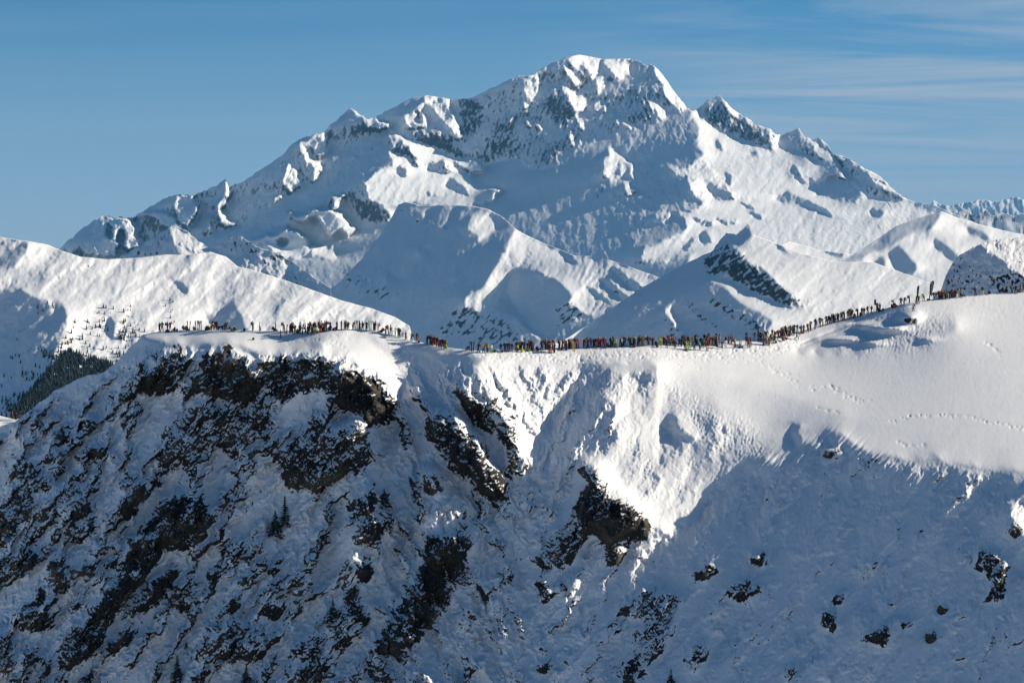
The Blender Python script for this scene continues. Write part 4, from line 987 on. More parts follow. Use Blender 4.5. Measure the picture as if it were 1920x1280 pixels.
POSES = ['standing', 'standing with hands on hips', 'holding up a phone', 'waving one arm', 'pointing right', 'standing with crossed arms', 'walking', 'bending forward', 'sitting on the snow', 'leaning on one leg']
BODY = {k: body_mesh(k) for k in POSES}

def rbox(bm, cx, cy, cz, sx, sy, sz, bev=.03):
    r_ = bmesh.ops.create_cube(bm, size=1.0)
    for v in r_['verts']:
        v.co = Vector((v.co.x * sx + cx, v.co.y * sy + cy, v.co.z * sz + cz))
    if bev:
        bmesh.ops.bevel(bm, geom=list({e for v in r_['verts'] for e in v.link_edges}), offset=bev, segments=1, affect='EDGES')

def mesh_of(name, fn, mats):
    bm = bmesh.new(); fn(bm); me = bpy.data.meshes.new(name); bm.to_mesh(me); bm.free()
    for m in mats: me.materials.append(m)
    return me

def bp_fn(bm):
    rbox(bm, 0, .27, 1.24, .30, .20, .50, .06); rbox(bm, 0, .395, 1.16, .22, .06, .26, .02); rbox(bm, 0, .27, 1.52, .26, .16, .07, .02)
BACKPACK = mesh_of('backpack', bp_fn, [None])

def feet_at(px, dy):
    """a place on the near ridge: dy rows of the photograph below its crest, or metres behind it when negative"""
    c_ = float(np.interp(px, NEAR.xs, NEAR.cr))
    if dy >= 0:
        return NEAR.at(px, c_ + dy)[0]
    p_, _ = NEAR.at(px, c_)
    u = NEAR.D0 / F
    k = -dy / u
    z = np.interp(k, [0, 8, 40, 110, 180], [0, .4, 3, 12, 60]) * u
    return Vector((p_.x * (p_.y - dy) / p_.y, p_.y - dy, p_.z - z))

REG = [(345, 'on the left rocky knob'), (500, 'on the left snowy brow'), (626, 'above the left cliff edge'), (752, 'along the rounded snow brow'),
       (880, 'descending toward the saddle'), (1045, 'at the left saddle end'), (1180, 'left of the saddle middle'), (1290, 'right of the saddle middle'), (1500, 'below the rising ridge'),
       (1700, 'on the rising ridge'), (1760, 'beside the two flags'), (1815, 'right of the flags'), (3000, 'before the right knob')]
PEOPLE = []
def region(x):
    return next(r_ for b_, r_ in REG if x < b_)

def make_person(px, jac, tro='black', kind='standing', dy=1.0, rz=None, pack=None, hat=None, rng=random):
    pt = feet_at(px, dy) if not isinstance(px, Vector) else px
    if isinstance(px, Vector): px = px.x / px.y * F + 960
    ob = bpy.data.objects.new('person', BODY[kind])
    ob.location = pt - Vector((0, 0, .04))
    sc_k = rng.uniform(.84, 1.02)
    ob.scale = (sc_k, sc_k, sc_k)
    ob.rotation_euler = (0, 0, rng.uniform(0, 6.28) if rz is None else rz)
    col.objects.link(ob)
    ms = [CM[jac], CM[tro], SKIN, CM[hat or rng.choice(['black', 'navy', 'red', 'grey', 'white', 'black', 'dark green'])], BOOT]
    for i in range(5):
        ob.material_slots[i].link = 'OBJECT'
        ob.material_slots[i].material = ms[i]
    if pack:
        b_ = bpy.data.objects.new('backpack', BACKPACK); col.objects.link(b_); b_.parent = ob
        b_.material_slots[0].link = 'OBJECT'; b_.material_slots[0].material = CM[pack]
        if kind == 'sitting on the snow': b_.location = (0, .1, -.70)
        if kind == 'bending forward': b_.location = (0, .75, .62); b_.rotation_euler = (.95, 0, 0); b_.location = (0, .72, .42)
    ob['category'] = 'person'; ob['group'] = 'spectators gathered along the ridge'
    PEOPLE.append([px, jac, tro, kind, pack, ob, region(px)])
    return ob

named = '''299 dark green black|304 green black 1 s|314 dark red navy|319 red dark red 1 pointing right|327 black black 1 sitting on the snow|350 black black 1 sitting on the snow|345 dark green black 0 sitting on the snow
364 dark green black 1 sitting on the snow|387 dark red black 1 sitting on the snow|391 red dark red 1 sitting on the snow|395 lime olive 0 sitting on the snow|399 yellow red 1 bending forward|402 navy black -.5 s|407 black black 1 bending forward|421 navy black 1 bending forward|425 red dark red 0 waving one arm|434 lime olive 1 sitting on the snow|440 dark green black 1 sitting on the snow
474 navy navy 1 standing with hands on hips|487 yellow black 2 s|517 orange red 1 waving one arm|514 black black 1 sitting on the snow|526 black black 13 standing with hands on hips|531 purple grey 0 s
544 black dark red 5 s|548 dark red black 6 s|552 dark green black 6 s|553 black black 5 s|558 green green 5 sitting on the snow|562 olive black 6 s|567 black black 7 s|572 navy black 3 s|577 navy black 7 s|580 lime black 2 s|584 navy black 6 s|586 dark green black 8 s|589 yellow olive 9 s|592 olive black 5 s|598 teal dark red 3 s|601 dark red red 5 s|606 red black 2 s|612 teal black 1 s|619 pink red 1 s|618 dark red black 1 sitting on the snow
630 dark red red 1 sitting on the snow|632 black dark red 1 s|640 black black 1 s|647 orange dark red 1 s|653 olive black 1 s|650 orange olive 0 s|662 grey navy 1 bending forward|674 purple grey 1 s|680 navy grey 1 s|687 dark red brown 1 s|702 dark red black 1 s|709 blue black 1 s|716 dark red black 1 sitting on the snow|723 dark green black 2 bending forward|735 dark green olive 1 bending forward|741 lime olive 1 s|747 blue black 1 s|749 black black 3 s|761 dark red black 3 s|772 yellow black 3 s|782 black pink 2 bending forward
801 navy black 1 s|808 navy black 1 s|811 dark red red 2 s|818 dark red black 2 s|820 navy pink 1 s|823 pink red 2 s|826 magenta black 2 s|830 navy black 2 s|834 dark red black 2 s|837 grey black 2 s|836 pink lime 4 s
877 black black 1 sitting on the snow|897 black black 3 walking|907 yellow black 4 s|914 lime black 4 s|921 white lime 4 s|928 black dark red 4 sitting on the snow|939 navy blue 3 s|947 navy black 3 s|952 dark green dark red 2 s|956 dark red black 3 s|960 navy pink 3 s|968 lime black 4 bending forward|971 black black 3 s|979 yellow lime 5 sitting on the snow|984 dark red black 3 s|989 black red 3 s|999 grey black 4 sitting on the snow|1009 teal black 4 sitting on the snow|1016 dark red black 3 s|1024 dark green black 3 s|1029 red dark red 7 s|1031 dark red red 10 bending forward|1037 black navy 10 s|1040 navy black 9 s
1049 dark red black 3 s|1054 red black 4 bending forward|1059 teal dark green 2 s|1062 dark green black 3 s|1068 dark red navy 3 s|1070 red black 4 s|1083 magenta black 3 s|1081 pink purple 4 s|1094 black black 2 s|1099 dark red blue 4 s|1103 magenta blue 3 s|1108 navy teal 2 s|1113 dark green black 2 s|1121 pink dark red 2 s|1124 red black 3 s|1131 dark red red 2 s|1134 pink pink 3 s|1141 teal black 3 sitting on the snow|1147 navy teal 3 s|1154 lime black 5 s|1163 black dark green 2 s|1166 dark green teal 3 s|1172 teal black 2 s|1179 black pink 1 s|1184 cyan black 4 walking|1188 navy teal 2 s|1196 dark red black 3 s|1200 black olive 4 s|1206 dark green grey 2 s|1211 green white 1 s|1214 red dark red 0 s|1217 dark red teal 1 s|1224 navy black 4 s|1230 purple black 2 sitting on the snow|1237 yellow dark red 3 s|1245 black black 2 s|1250 black black 8 bending forward|1256 purple black 3 s|1266 black black 9 s|1274 dark green black 5 s|1278 navy black 6 s|1285 black black 2 s
1284 navy black 12 s|1302 blue black 14 bending forward|1312 cyan navy 14 s|1318 olive black 10 s|1323 dark red black 8 s|1329 dark green black 4 s|1341 black dark green 3 s|1349 lime yellow 6 s|1354 blue black 13 s|1361 navy white 8 s|1366 dark red navy 4 s|1372 purple black 4 s|1378 orange black 13 standing with hands on hips|1400 black black 9 s|1404 red black 15 s|1408 dark red grey 12 s|1424 olive black 3 s|1427 black black 4 s|1438 white grey 14 s|1442 grey red 15 s|1446 yellow black 9 s|1452 navy black 12 s|1460 pink dark red 3 s|1464 magenta black 4 s|1468 red grey 11 sitting on the snow|1472 dark green black 7 bending forward|1480 olive black 5 s|1487 black black 4 s
1489 navy grey 5 s|1494 green black 14 walking|1502 dark red red 5 s|1507 olive pink 5 s|1515 yellow black 6 s|1520 dark red navy 5 s|1528 blue purple 4 bending forward|1538 dark red black 3 s|1543 pink black 3 bending forward|1551 purple grey 3 s|1558 navy purple 3 s|1564 purple dark red 2 s|1571 dark green purple 2 s|1577 pink grey 2 s|1583 grey black 2 s|1590 dark green black 2 s|1598 black red 1 s|1602 red pink 3 sitting on the snow|1608 dark red black 2 s|1614 magenta magenta 4 sitting on the snow|1616 dark red dark green 2 s|1620 dark green black 3 s|1627 orange dark red 3 waving one arm|1634 black black 4 walking|1645 green black 2 s|1650 navy black 3 s|1648 black blue 4 sitting on the snow
1673 red black 3 sitting on the snow|1675 dark green red 1 s|1679 red dark red 3 sitting on the snow|1689 dark green black 2 s|1695 navy black 1 bending forward|1705 navy black 1 standing with hands on hips|1713 white black 17 s|1718 black dark red 4 s|1722 olive black 5 s|1732 lime olive 1 bending forward|1743 blue navy 1 bending forward|1751 navy blue 1 s|1755 dark green teal 1 s
1761 brown black 1 s|1766 orange dark red 1 s|1769 brown yellow 1 s|1773 olive black 3 s|1775 red black 1 s|1781 dark green black 3 s|1786 red dark red 1 s|1790 dark red red 1 s|1794 dark red white 2 s|1799 navy black 0 s|1805 teal black 1 sitting on the snow
1829 black teal 1 s|1842 dark green yellow 1 s|1855 blue black 0 sitting on the snow|1897 brown black 2 s|1904 teal navy 1 s|1909 grey black 1 sitting on the snow|1913 yellow black 1 s|1919 red red 1 s'''
rg = random.Random(12)
names_by_len = sorted(COL, key=len, reverse=True)
def take(txt):
    for k in names_by_len:
        if txt.startswith(k + ' ') or txt == k:
            return k, txt[len(k):].strip()
    raise ValueError(txt)
STAND = ['standing', 'standing', 'standing', 'standing with hands on hips', 'holding up a phone', 'standing with crossed arms', 'leaning on one leg', 'standing']
for line in named.split('\n'):
    for it in line.split('|'):
        x_, rest = it.split(' ', 1)
        jac, rest = take(rest); tro, rest = take(rest) if rest else ('black', '')
        dy_, kind = 1.0, 's'
        if rest:
            b_ = rest.split(' ', 1)
            dy_ = float(b_[0]); kind = b_[1] if len(b_) > 1 else 's'
        if kind == 's': kind = rg.choice(STAND)
        rz_ = None
        if kind == 'pointing right': rz_ = 0.0
        make_person(float(x_), jac, tro, kind, dy_, rz_, pack=rg.choice([None, None, None, 'black', 'red', 'navy', 'grey']) , rng=rg)
# the second row, partly hidden behind the first
pal = ['black', 'black', 'navy', 'black', 'dark red', 'black', 'navy', 'dark green', 'navy', 'black', 'teal', 'grey', 'red', 'blue', 'purple', 'brown', 'grey', 'magenta', 'olive', 'cyan', 'yellow', 'white', 'black', 'navy']
tpal = ['black', 'black', 'black', 'navy', 'grey', 'dark red', 'dark green', 'brown']
for x0, x1, n_, d0, d1 in ((545, 618, 12, -1.6, 4), (806, 838, 5, -1.2, .3), (940, 1040, 18, -2.5, 3), (1048, 1086, 8, -2.5, 3), (1094, 1136, 10, -2.5, 2), (1144, 1172, 8, -3, 3), (1180, 1224, 10, -3, 3), (1236, 1290, 14, -2.5, 4),
                           (1290, 1385, 26, -1.5, 8), (1395, 1500, 26, -1.5, 7), (1505, 1600, 15, -1.5, 1), (1758, 1802, 14, -1.5, 1)):
    for k in range(n_):
        d_ = rg.uniform(d0, d1)
        make_person(rg.uniform(x0, x1), rg.choice(pal), rg.choice(tpal), rg.choice(STAND), d_, rng=rg, pack=rg.choice([None, None, 'black', 'red']))
# three far down at the left shoulder
for k, (x_, j_) in enumerate(((24, 'red'), (31, 'black'), (38, 'red'))):
    p_, c_ = SHOULDER.at(x_, 0)
    o_ = make_person(p_ + Vector((0, -.3, 0)), j_, 'dark red' if k != 1 else 'black', 'standing', rng=rg)
    PEOPLE[-1][6] = 'by the far left shoulder'
ORD = ['first', 'second', 'third', 'fourth', 'fifth', 'sixth', 'seventh', 'eighth', 'ninth', 'tenth', 'eleventh', 'twelfth', 'thirteenth', 'fourteenth', 'fifteenth', 'sixteenth', 'seventeenth', 'eighteenth', 'nineteenth', 'twentieth']
def figure(rec, full):
    px, jac, tro, kind, pack, ob, reg = rec
    t = f"person in {jac} jacket and {tro} trousers"
    if full and kind != 'standing': t += ' ' + kind.replace('standing with ', 'with ').replace('leaning on one leg', 'leaning').replace(' on the snow', '')
    return t
groups = {}
for rec in PEOPLE: groups.setdefault((rec[1], rec[2], rec[6]), []).append(rec)
for key, L_ in groups.items():
    L_.sort(key=lambda r_: r_[0])
    for i, rec in enumerate(L_):
        if len(L_) == 1:
            lab = figure(rec, True) + ' ' + rec[6]
        else:
            lab = f"{ORD[i]} from left in {rec[1]} jacket and {rec[2]} trousers " + rec[6]
        while len(lab.split()) > 16: lab = lab.replace(' and ', ', ', 1) if ' and ' in lab else ' '.join(lab.split()[1:])
        rec[5]['label'] = lab

# ================================================================== dog, packs, skis, flags
dog_pt = feet_at(414, 1)
P_ = dict(a=(0, .28, .48), b=(0, 0, .47), c=(0, -.25, .50), n=(0, -.36, .62), h=(0, -.44, .70), m=(0, -.58, .66), t=(0, .42, .50), t2=(0, .60, .40))
E_ = [('a', 'b'), ('b', 'c'), ('c', 'n'), ('n', 'h'), ('h', 'm'), ('a', 't'), ('t', 't2')]
for s_ in (-1, 1):
    P_.update({f'hk{s_}': (.10 * s_, .26, .30), f'hh{s_}': (.10 * s_, .38, .17), f'hp{s_}': (.10 * s_, .33, .03), f'fk{s_}': (.10 * s_, -.26, .26), f'fp{s_}': (.10 * s_, -.27, .03)})
    E_ += [('a', f'hk{s_}'), (f'hk{s_}', f'hh{s_}'), (f'hh{s_}', f'hp{s_}'), ('c', f'fk{s_}'), (f'fk{s_}', f'fp{s_}')]
nm = list(P_)
me = bpy.data.meshes.new('dog'); me.from_pydata([P_[k] for k in nm], [(nm.index(a), nm.index(b_)) for a, b_ in E_], [])
ob = bpy.data.objects.new('dog_skel', me); col.objects.link(ob); ob.modifiers.new('s', 'SKIN')
rr_ = dict(a=.12, b=.12, c=.15, n=.09, h=.085, m=.04, t=.035, t2=.02)
for i, k in enumerate(nm):
    r_ = rr_.get(k, .055 if 'k' in k else .03)
    me.skin_vertices[0].data[i].radius = (r_, r_)
sb = ob.modifiers.new('sub', 'SUBSURF'); sb.levels = 1
dg = bpy.context.evaluated_depsgraph_get(); dg.update()
dm = bpy.data.meshes.new_from_object(ob.evaluated_get(dg)); bpy.data.objects.remove(ob)
dm.name = 'dog'; dm.materials.clear(); dm.materials.append(CM['black'])
dog = bpy.data.objects.new('dog', dm); col.objects.link(dog); dog.location = dog_pt; dog.rotation_euler = (0, 0, 1.3); dog.scale = (1.25,) * 3
tag(dog, 'black dog standing on the snow between the spectators at the left brow', 'dog')

def pack_fn(bm):
    rbox(bm, 0, 0, .15, .34, .26, .30, .07); rbox(bm, 0, -.14, .12, .24, .07, .18, .02); rbox(bm, 0, 0, .32, .26, .18, .06, .02)
PACK = mesh_of('rucksack', pack_fn, [None])
packs = []
for x_, c_, dy_ in [(332, 'black', 1), (312, 'navy', 2), (316, 'navy', 2), (458, 'black', 1), (475, 'black', 18), (1054, 'dark red', 5), (1062, 'red', 6), (1190, 'red', 5), (1232, 'dark red', 6),
                    (1287, 'black', 14), (1388, 'black', 14), (1392, 'navy', 14), (1432, 'black', 13), (1455, 'black', 12), (1475, 'red', 10), (625, 'black', 1), (785, 'dark red', 2), (942, 'red', 4), (992, 'lime', 4), (1345, 'navy', 8), (1656, 'black', 3), (1740, 'black', 1)]:
    o_ = bpy.data.objects.new('rucksack', PACK); col.objects.link(o_)
    o_.location = feet_at(x_, dy_) - Vector((0, 0, .02)); o_.rotation_euler = (0, 0, rg.uniform(0, 6))
    o_.scale = (1.15, 1.15, 1.15)
    o_.material_slots[0].link = 'OBJECT'; o_.material_slots[0].material = CM[c_]
    packs.append((x_, c_, o_))
gp = {}
for x_, c_, o_ in packs: gp.setdefault((c_, region(x_)), []).append(o_)
for (c_, r_), L_ in gp.items():
    for i, o_ in enumerate(L_):
        lab = f"{c_} rucksack left on the snow " + r_ if len(L_) == 1 else f"{ORD[i]} {c_} rucksack from the left on the snow " + r_
        tag(o_, lab, 'rucksack', 'rucksacks dropped among the spectators')

def ski_fn(bm):
    n_ = 9
    pts = [(0, 0, 0), (0, 0, .3), (0, .004, .6), (0, .006, .9), (0, .004, 1.2), (0, 0, 1.45), (0, -.01, 1.6), (0, -.05, 1.70), (0, -.10, 1.77)]
    wd = [.045, .055, .048, .044, .046, .052, .054, .045, .015]
    rows = []
    for (x_, y_, z_), w_ in zip(pts, wd):
        rows.append([bm.verts.new((x_ + sx * w_, y_ + sy * .008, z_)) for sx, sy in ((-1, -1), (1, -1), (1, 1), (-1, 1))])
    for a, b_ in zip(rows, rows[1:]):
        for k in range(4): bm.faces.new((a[k], a[(k + 1) % 4], b_[(k + 1) % 4], b_[k]))
    bm.faces.new(rows[0][::-1]); bm.faces.new(rows[-1])
SKI = mesh_of('ski', ski_fn, [None])
skis = []
def ski_pair(px, c_, dy_, tilt=.08):
    e = bpy.data.objects.new('ski_pair', None); col.objects.link(e)
    e.location = feet_at(px, dy_) - Vector((0, 0, .15)); e.rotation_euler = (0, 0, rg.uniform(-.5, .5)); e.empty_display_size = .3
    for s_ in (-1, 1):
        k = bpy.data.objects.new('ski', SKI); col.objects.link(k); k.parent = e
        k.location = (.10 * s_, 0, 0); k.rotation_euler = (rg.uniform(-.05, .05), tilt * s_ + rg.uniform(-.03, .03), 0); k.scale = (1.6, 1, 1)
        k.material_slots[0].link = 'OBJECT'; k.material_slots[0].material = CM[c_]
    skis.append((px, c_, e))
for a in [(1076, 'yellow', 9), (1289, 'lime', 15), (1388, 'lime', 9), (1090, 'white', 3), (668, 'pale blue', 1), (671, 'grey', 1), (677, 'grey', 1), (694, 'lime', 1), (373, 'grey', 1), (369, 'black', 1), (376, 'white', 1), (354, 'grey', 1),
          (536, 'black', 6), (575, 'red', 4), (882, 'grey', 2), (886, 'navy', 2), (983, 'pale blue', 3), (1120, 'red', 3), (1158, 'white', 3), (1239, 'lime', 4), (1298, 'lime', 6), (1333, 'white', 5), (1415, 'pale blue', 4), (1434, 'orange', 12),
          (1440, 'dark red', 14), (1326, 'orange', 16), (1505, 'red', 6), (1574, 'grey', 3), (1580, 'brown', 3), (1204, 'pale blue', 3), (1264, 'red', 5), (702, 'red', 0), (730, 'navy', 1), (606, 'cyan', 0), (1480, 'brown', 5), (1796, 'white', 1)]:
    ski_pair(*a)
gp = {}
for x_, c_, o_ in sorted(skis, key=lambda t: t[0]): gp.setdefault((c_, region(x_)), []).append(o_)
for (c_, r_), L_ in gp.items():
    for i, o_ in enumerate(L_):
        lab = f"pair of {c_} skis planted upright " + r_ if len(L_) == 1 else f"{ORD[i]} pair of {c_} skis from the left " + r_
        tag(o_, lab, 'skis', 'skis planted upright in the snow')

def tube(bm, pts, r_, n_=6):
    rows = []
    for i, p_ in enumerate(pts):
        p_ = Vector(p_)
        d = (Vector(pts[min(i + 1, len(pts) - 1)]) - Vector(pts[max(i - 1, 0)])).normalized()
        a = d.cross(Vector((0, 1, 0.01))).normalized(); b_ = d.cross(a)
        rows.append([bm.verts.new(p_ + (a * math.cos(2 * math.pi * k / n_) + b_ * math.sin(2 * math.pi * k / n_)) * r_) for k in range(n_)])
    for a, b_ in zip(rows, rows[1:]):
        for k in range(n_): bm.faces.new((a[k], a[(k + 1) % n_], b_[(k + 1) % n_], b_[k]))
    bm.faces.new(rows[0][::-1]); bm.faces.new(rows[-1])

def feather_flag(px, dy_, h, w, lean, c_, marks, label):
    e = bpy.data.objects.new('feather_flag', None); col.objects.link(e); e.location = feet_at(px, dy_)
    L_ = [(lean * .12 * math.sin(t * 1.5), 0, h * t) for t in (0, .3, .55, .75, .9, .97, 1.0)]
    L_ = [(a + (w * .9 * ((z / h - .8) / .2) ** 2 * (1 if lean > 0 else -.3) if z / h > .8 else 0), b_, z) for a, b_, z in L_]
    def sail(bm):
        n_ = 16; rows = []
        for i in range(n_ + 1):
            t = .30 + .69 * i / n_
            z = h * t
            x0 = np.interp(z, [p_[2] for p_ in L_], [p_[0] for p_ in L_])
            ww = w * (.35 + .65 * math.sin(min(1, (t - .25) / .55) * math.pi / 2)) * (1 if t < .85 else max(.25, 1 - ((t - .85) / .16) ** 2))
            yy = .05 * math.sin(i * .8)
            rows.append([bm.verts.new((x0 + .02 + ww * s_, yy * s_ + dd, z - .10 * s_ * w)) for s_ in (0, .5, 1) for dd in (-.006, .006)])
        for a, b_ in zip(rows, rows[1:]):
            for q_ in ((0, 2, False), (2, 4, False)):
                bm.faces.new((a[q_[0]], a[q_[1]], b_[q_[1]], b_[q_[0]]))
                bm.faces.new((a[q_[0] + 1], b_[q_[0] + 1], b_[q_[1] + 1], a[q_[1] + 1]))
            bm.faces.new((a[4], a[5], b_[5], b_[4])); bm.faces.new((a[1], a[0], b_[0], b_[1]))
        bm.faces.new((rows[0][0], rows[0][1], rows[0][3], rows[0][5], rows[0][4], rows[0][2])); bm.faces.new((rows[-1][0], rows[-1][2], rows[-1][4], rows[-1][5], rows[-1][3], rows[-1][1]))
    s_ = bpy.data.objects.new('banner', mesh_of('banner', sail, [CM[c_]])); col.objects.link(s_); s_.parent = e
    p_ = bpy.data.objects.new('pole', mesh_of('pole', lambda bm: tube(bm, L_, .03), [CM['black']])); col.objects.link(p_); p_.parent = e
    if marks:
        def mk(bm):
            for k, (t, a, b_) in enumerate(((.90, .30, .75), (.82, .25, .9), (.80, .25, .5), (.72, .3, .85), (.64, .25, .6), (.60, .5, .9), (.52, .25, .7), (.44, .2, .6))):
                z = h * t; x0 = np.interp(z, [q_[2] for q_ in L_], [q_[0] for q_ in L_])
                rbox(bm, x0 + w * (a + b_) / 2, -.055, z, w * (b_ - a), .004, .10, 0)
        m_ = bpy.data.objects.new('lettering', mesh_of('lettering', mk, [CM['white']])); col.objects.link(m_); m_.parent = s_
    tag(e, label, 'flag', 'feather flags on the ridge')
feather_flag(1719, 1, 3.0, .34, .3, 'navy', False, 'narrow dark feather flag, the shorter left one among the spectators')
feather_flag(1742.5, 1, 3.55, .62, 1.0, 'black', True, 'tall dark feather flag with white marks beside the blue jacket')
e = bpy.data.objects.new('pop_up_banner', None); col.objects.link(e); e.location = feet_at(1641, -2.5)
b_ = bpy.data.objects.new('panel', mesh_of('panel', lambda bm: rbox(bm, 0, 0, 1.75, .40, .05, 1.0, .015), [CM['grey']])); col.objects.link(b_); b_.parent = e
for s_ in (-1, 1):
    b_ = bpy.data.objects.new('post', mesh_of('post', lambda bm: tube(bm, [(s_ * .18, 0, -.5), (s_ * .18, 0, 1.3)], .02), [CM['black']])); col.objects.link(b_); b_.parent = e
tag(e, 'small pale grey banner on two posts behind the rising ridge spectators', 'banner')

# ================================================================== spruces
M_needle, n, l, b = nt('spruce needles')
geo = n.new('ShaderNodeNewGeometry'); sx_ = n.new('ShaderNodeSeparateXYZ'); l.new(geo.outputs['True Normal'], sx_.inputs[0])
ab = n.new('ShaderNodeMath'); ab.operation = 'ABSOLUTE'; l.new(sx_.outputs['Z'], ab.inputs[0])
ns = n.new('ShaderNodeTexNoise'); ns.inputs['Scale'].default_value = 2.5; tcx = n.new('ShaderNodeTexCoord'); l.new(tcx.outputs['Object'], ns.inputs['Vector'])
ad = n.new('ShaderNodeMath'); ad.operation = 'MULTIPLY'; l.new(ab.outputs[0], ad.inputs[0]); l.new(ns.outputs['Fac'], ad.inputs[1])
mr = n.new('ShaderNodeMapRange'); mr.inputs['From Min'].default_value = .46; mr.inputs['From Max'].default_value = .54; l.new(ad.outputs[0], mr.inputs['Value'])
mxc = n.new('ShaderNodeMixRGB'); mxc.inputs['Color1'].default_value = (.014, .026, .016, 1); mxc.inputs['Color2'].default_value = (.75, .77, .8, 1)
l.new(mr.outputs[0], mxc.inputs['Fac']); l.new(mxc.outputs[0], b.inputs['Base Color']); b.inputs['Roughness'].default_value = .8
M_bark = plain('bark', (.05, .035, .025), .9)

def crown_fn(h, seed, layers=15, per=11, wide=.26):
    rng = random.Random(seed)
    def fn(bm):
        for i in range(layers):
            t = i / (layers - 1)
            z0 = h * (.10 + .86 * t); L_ = h * wide * (1 - t) ** .85 + .03 * h
            for k in range(per):
                if rng.random() < .12: continue
                a = 2 * math.pi * (k + rng.random()) / per; ll = L_ * rng.uniform(.6, 1.15)
                ca, sa = math.cos(a), math.sin(a); dr = rng.uniform(.35, .6)
                w_ = ll * rng.uniform(.22, .34)
                pts = [(0, 0), (.45, .7), (.8, .8), (1, 0)]
                mid = [bm.verts.new((ca * ll * s_, sa * ll * s_, z0 - dr * ll * s_ ** 1.4 + .06 * ll)) for s_, _ in pts]
                lf = [bm.verts.new((ca * ll * s_ - sa * w_ * q_, sa * ll * s_ + ca * w_ * q_, z0 - dr * ll * s_ ** 1.4 - .22 * w_)) for s_, q_ in pts[1:3]]
                rt = [bm.verts.new((ca * ll * s_ + sa * w_ * q_, sa * ll * s_ - ca * w_ * q_, z0 - dr * ll * s_ ** 1.4 - .22 * w_)) for s_, q_ in pts[1:3]]
                for sd in (lf, rt):
                    bm.faces.new((mid[0], mid[1], sd[0])); bm.faces.new((mid[1], mid[2], sd[1], sd[0])); bm.faces.new((mid[2], mid[3], sd[1]))
    return fn
def spruce(px, py, h, seed, label, wide=.26):
    base = NEAR.at(px, py)[0]
    e = bpy.data.objects.new('spruce_tree', None); col.objects.link(e); e.location = base - Vector((0, 0, .2))
    c_ = bpy.data.objects.new('crown', mesh_of('crown', crown_fn(h, seed, wide=wide), [M_needle])); col.objects.link(c_); c_.parent = e
    t_ = bpy.data.objects.new('trunk', mesh_of('trunk', lambda bm: tube(bm, [(0, 0, -.3), (0, 0, h * .5), (0, 0, h * .97)], .035 * h ** .8), [M_bark])); col.objects.link(t_); t_.parent = e
    tag(e, label, 'tree')
spruce(534, 985, 4.8, 1, 'dark spruce with a pointed top on the shaded slope below the left crags', .22)
spruce(516, 1000, 3.8, 2, 'wide snow dusted spruce just left of the pointed spruce', .42)
spruce(332, 1276, 4.0, 3, 'small dark spruce standing alone at the lower left edge', .30)
spruce(462, 1290, 3.6, 4, 'bushy dark spruce on rocks at the bottom edge left of centre', .42)
spruce(624, 1160, 3.2, 5, 'snow laden spruce against the lit spur of the lower crag', .36)
spruce(1258, 1286, 2.6, 6, 'little spruce on the shaded slope near the bottom right of centre', .34)
spruce(720, 945, 2.6, 7, 'stunted spruce clinging to the crag beside the shaded bowl', .5)
spruce(349, 1212, 1.2, 8, 'tiny sapling spruce above the lone lower left tree', .3)

def small_tree_fn(seed, h=10.0):
    rng = random.Random(seed)
    def fn(bm):
        for z0, z1, r_ in ((.05, .55, .22), (.3, .78, .16), (.55, 1.0, .10)):
            top = bm.verts.new((0, 0, z1 * h)); n_ = 7
            ring = [bm.verts.new((math.cos(2 * math.pi * k / n_) * r_ * h * rng.uniform(.7, 1.2), math.sin(2 * math.pi * k / n_) * r_ * h * rng.uniform(.7, 1.2), (z0 + rng.uniform(-.04, .04)) * h)) for k in range(n_)]
            for k in range(n_): bm.faces.new((top, ring[k], ring[(k + 1) % n_]))
            bm.faces.new(ring[::-1])
    return fn
M_wood = plain('dark forest', (.008, .016, .014), .9)
SMALL = [mesh_of('spruce', small_tree_fn(k), [M_wood]) for k in range(4)]
WP = [([(225, 560), (300, 600), (260, 680), (215, 700), (140, 680), (110, 640), (150, 590)], 60), ([(120, 620), (200, 630), (250, 660), (230, 690), (130, 690), (100, 670)], 70),
      ([(0, 640), (80, 640), (90, 700), (40, 750), (0, 760)], 50), ([(70, 650), (110, 640), (130, 680), (90, 720), (60, 720)], 60), ([(300, 550), (420, 600), (400, 640), (300, 620)], 14), ([(60, 560), (100, 560), (105, 640), (20, 640)], 12), ([(225, 560), (262, 600), (262, 640), (205, 640)], 40)]
for poly, n_ in WP:
    bx = [p_[0] for p_ in poly]; by = [p_[1] for p_ in poly]
    k = 0
    clump = None
    while k < n_:
        if clump is None or rg.random() < .25:
            clump = (rg.uniform(min(bx), max(bx)), rg.uniform(min(by), max(by)))
        x_, y_ = clump[0] + rg.gauss(0, 7), clump[1] + rg.gauss(0, 5)
        if not bool(inside(poly, np.array([[x_]], float), np.array([[y_]], float))[0, 0]):
            clump = None; continue
        p_, c_ = LEFT.at(x_, y_)
        if y_ < c_ + 12: clump = None; continue
        o_ = bpy.data.objects.new('spruce_tree', SMALL[rg.randrange(4)]); col.objects.link(o_)
        s_ = rg.uniform(.45, 1.15); o_.location = p_ - Vector((0, 0, 1)); o_.scale = (s_, s_, s_); o_.rotation_euler = (0, 0, rg.uniform(0, 6))
        tag(o_, 'small dark spruce scattered on the far left hillside', 'tree', 'spruces scattered over the far left hillside')
        k += 1
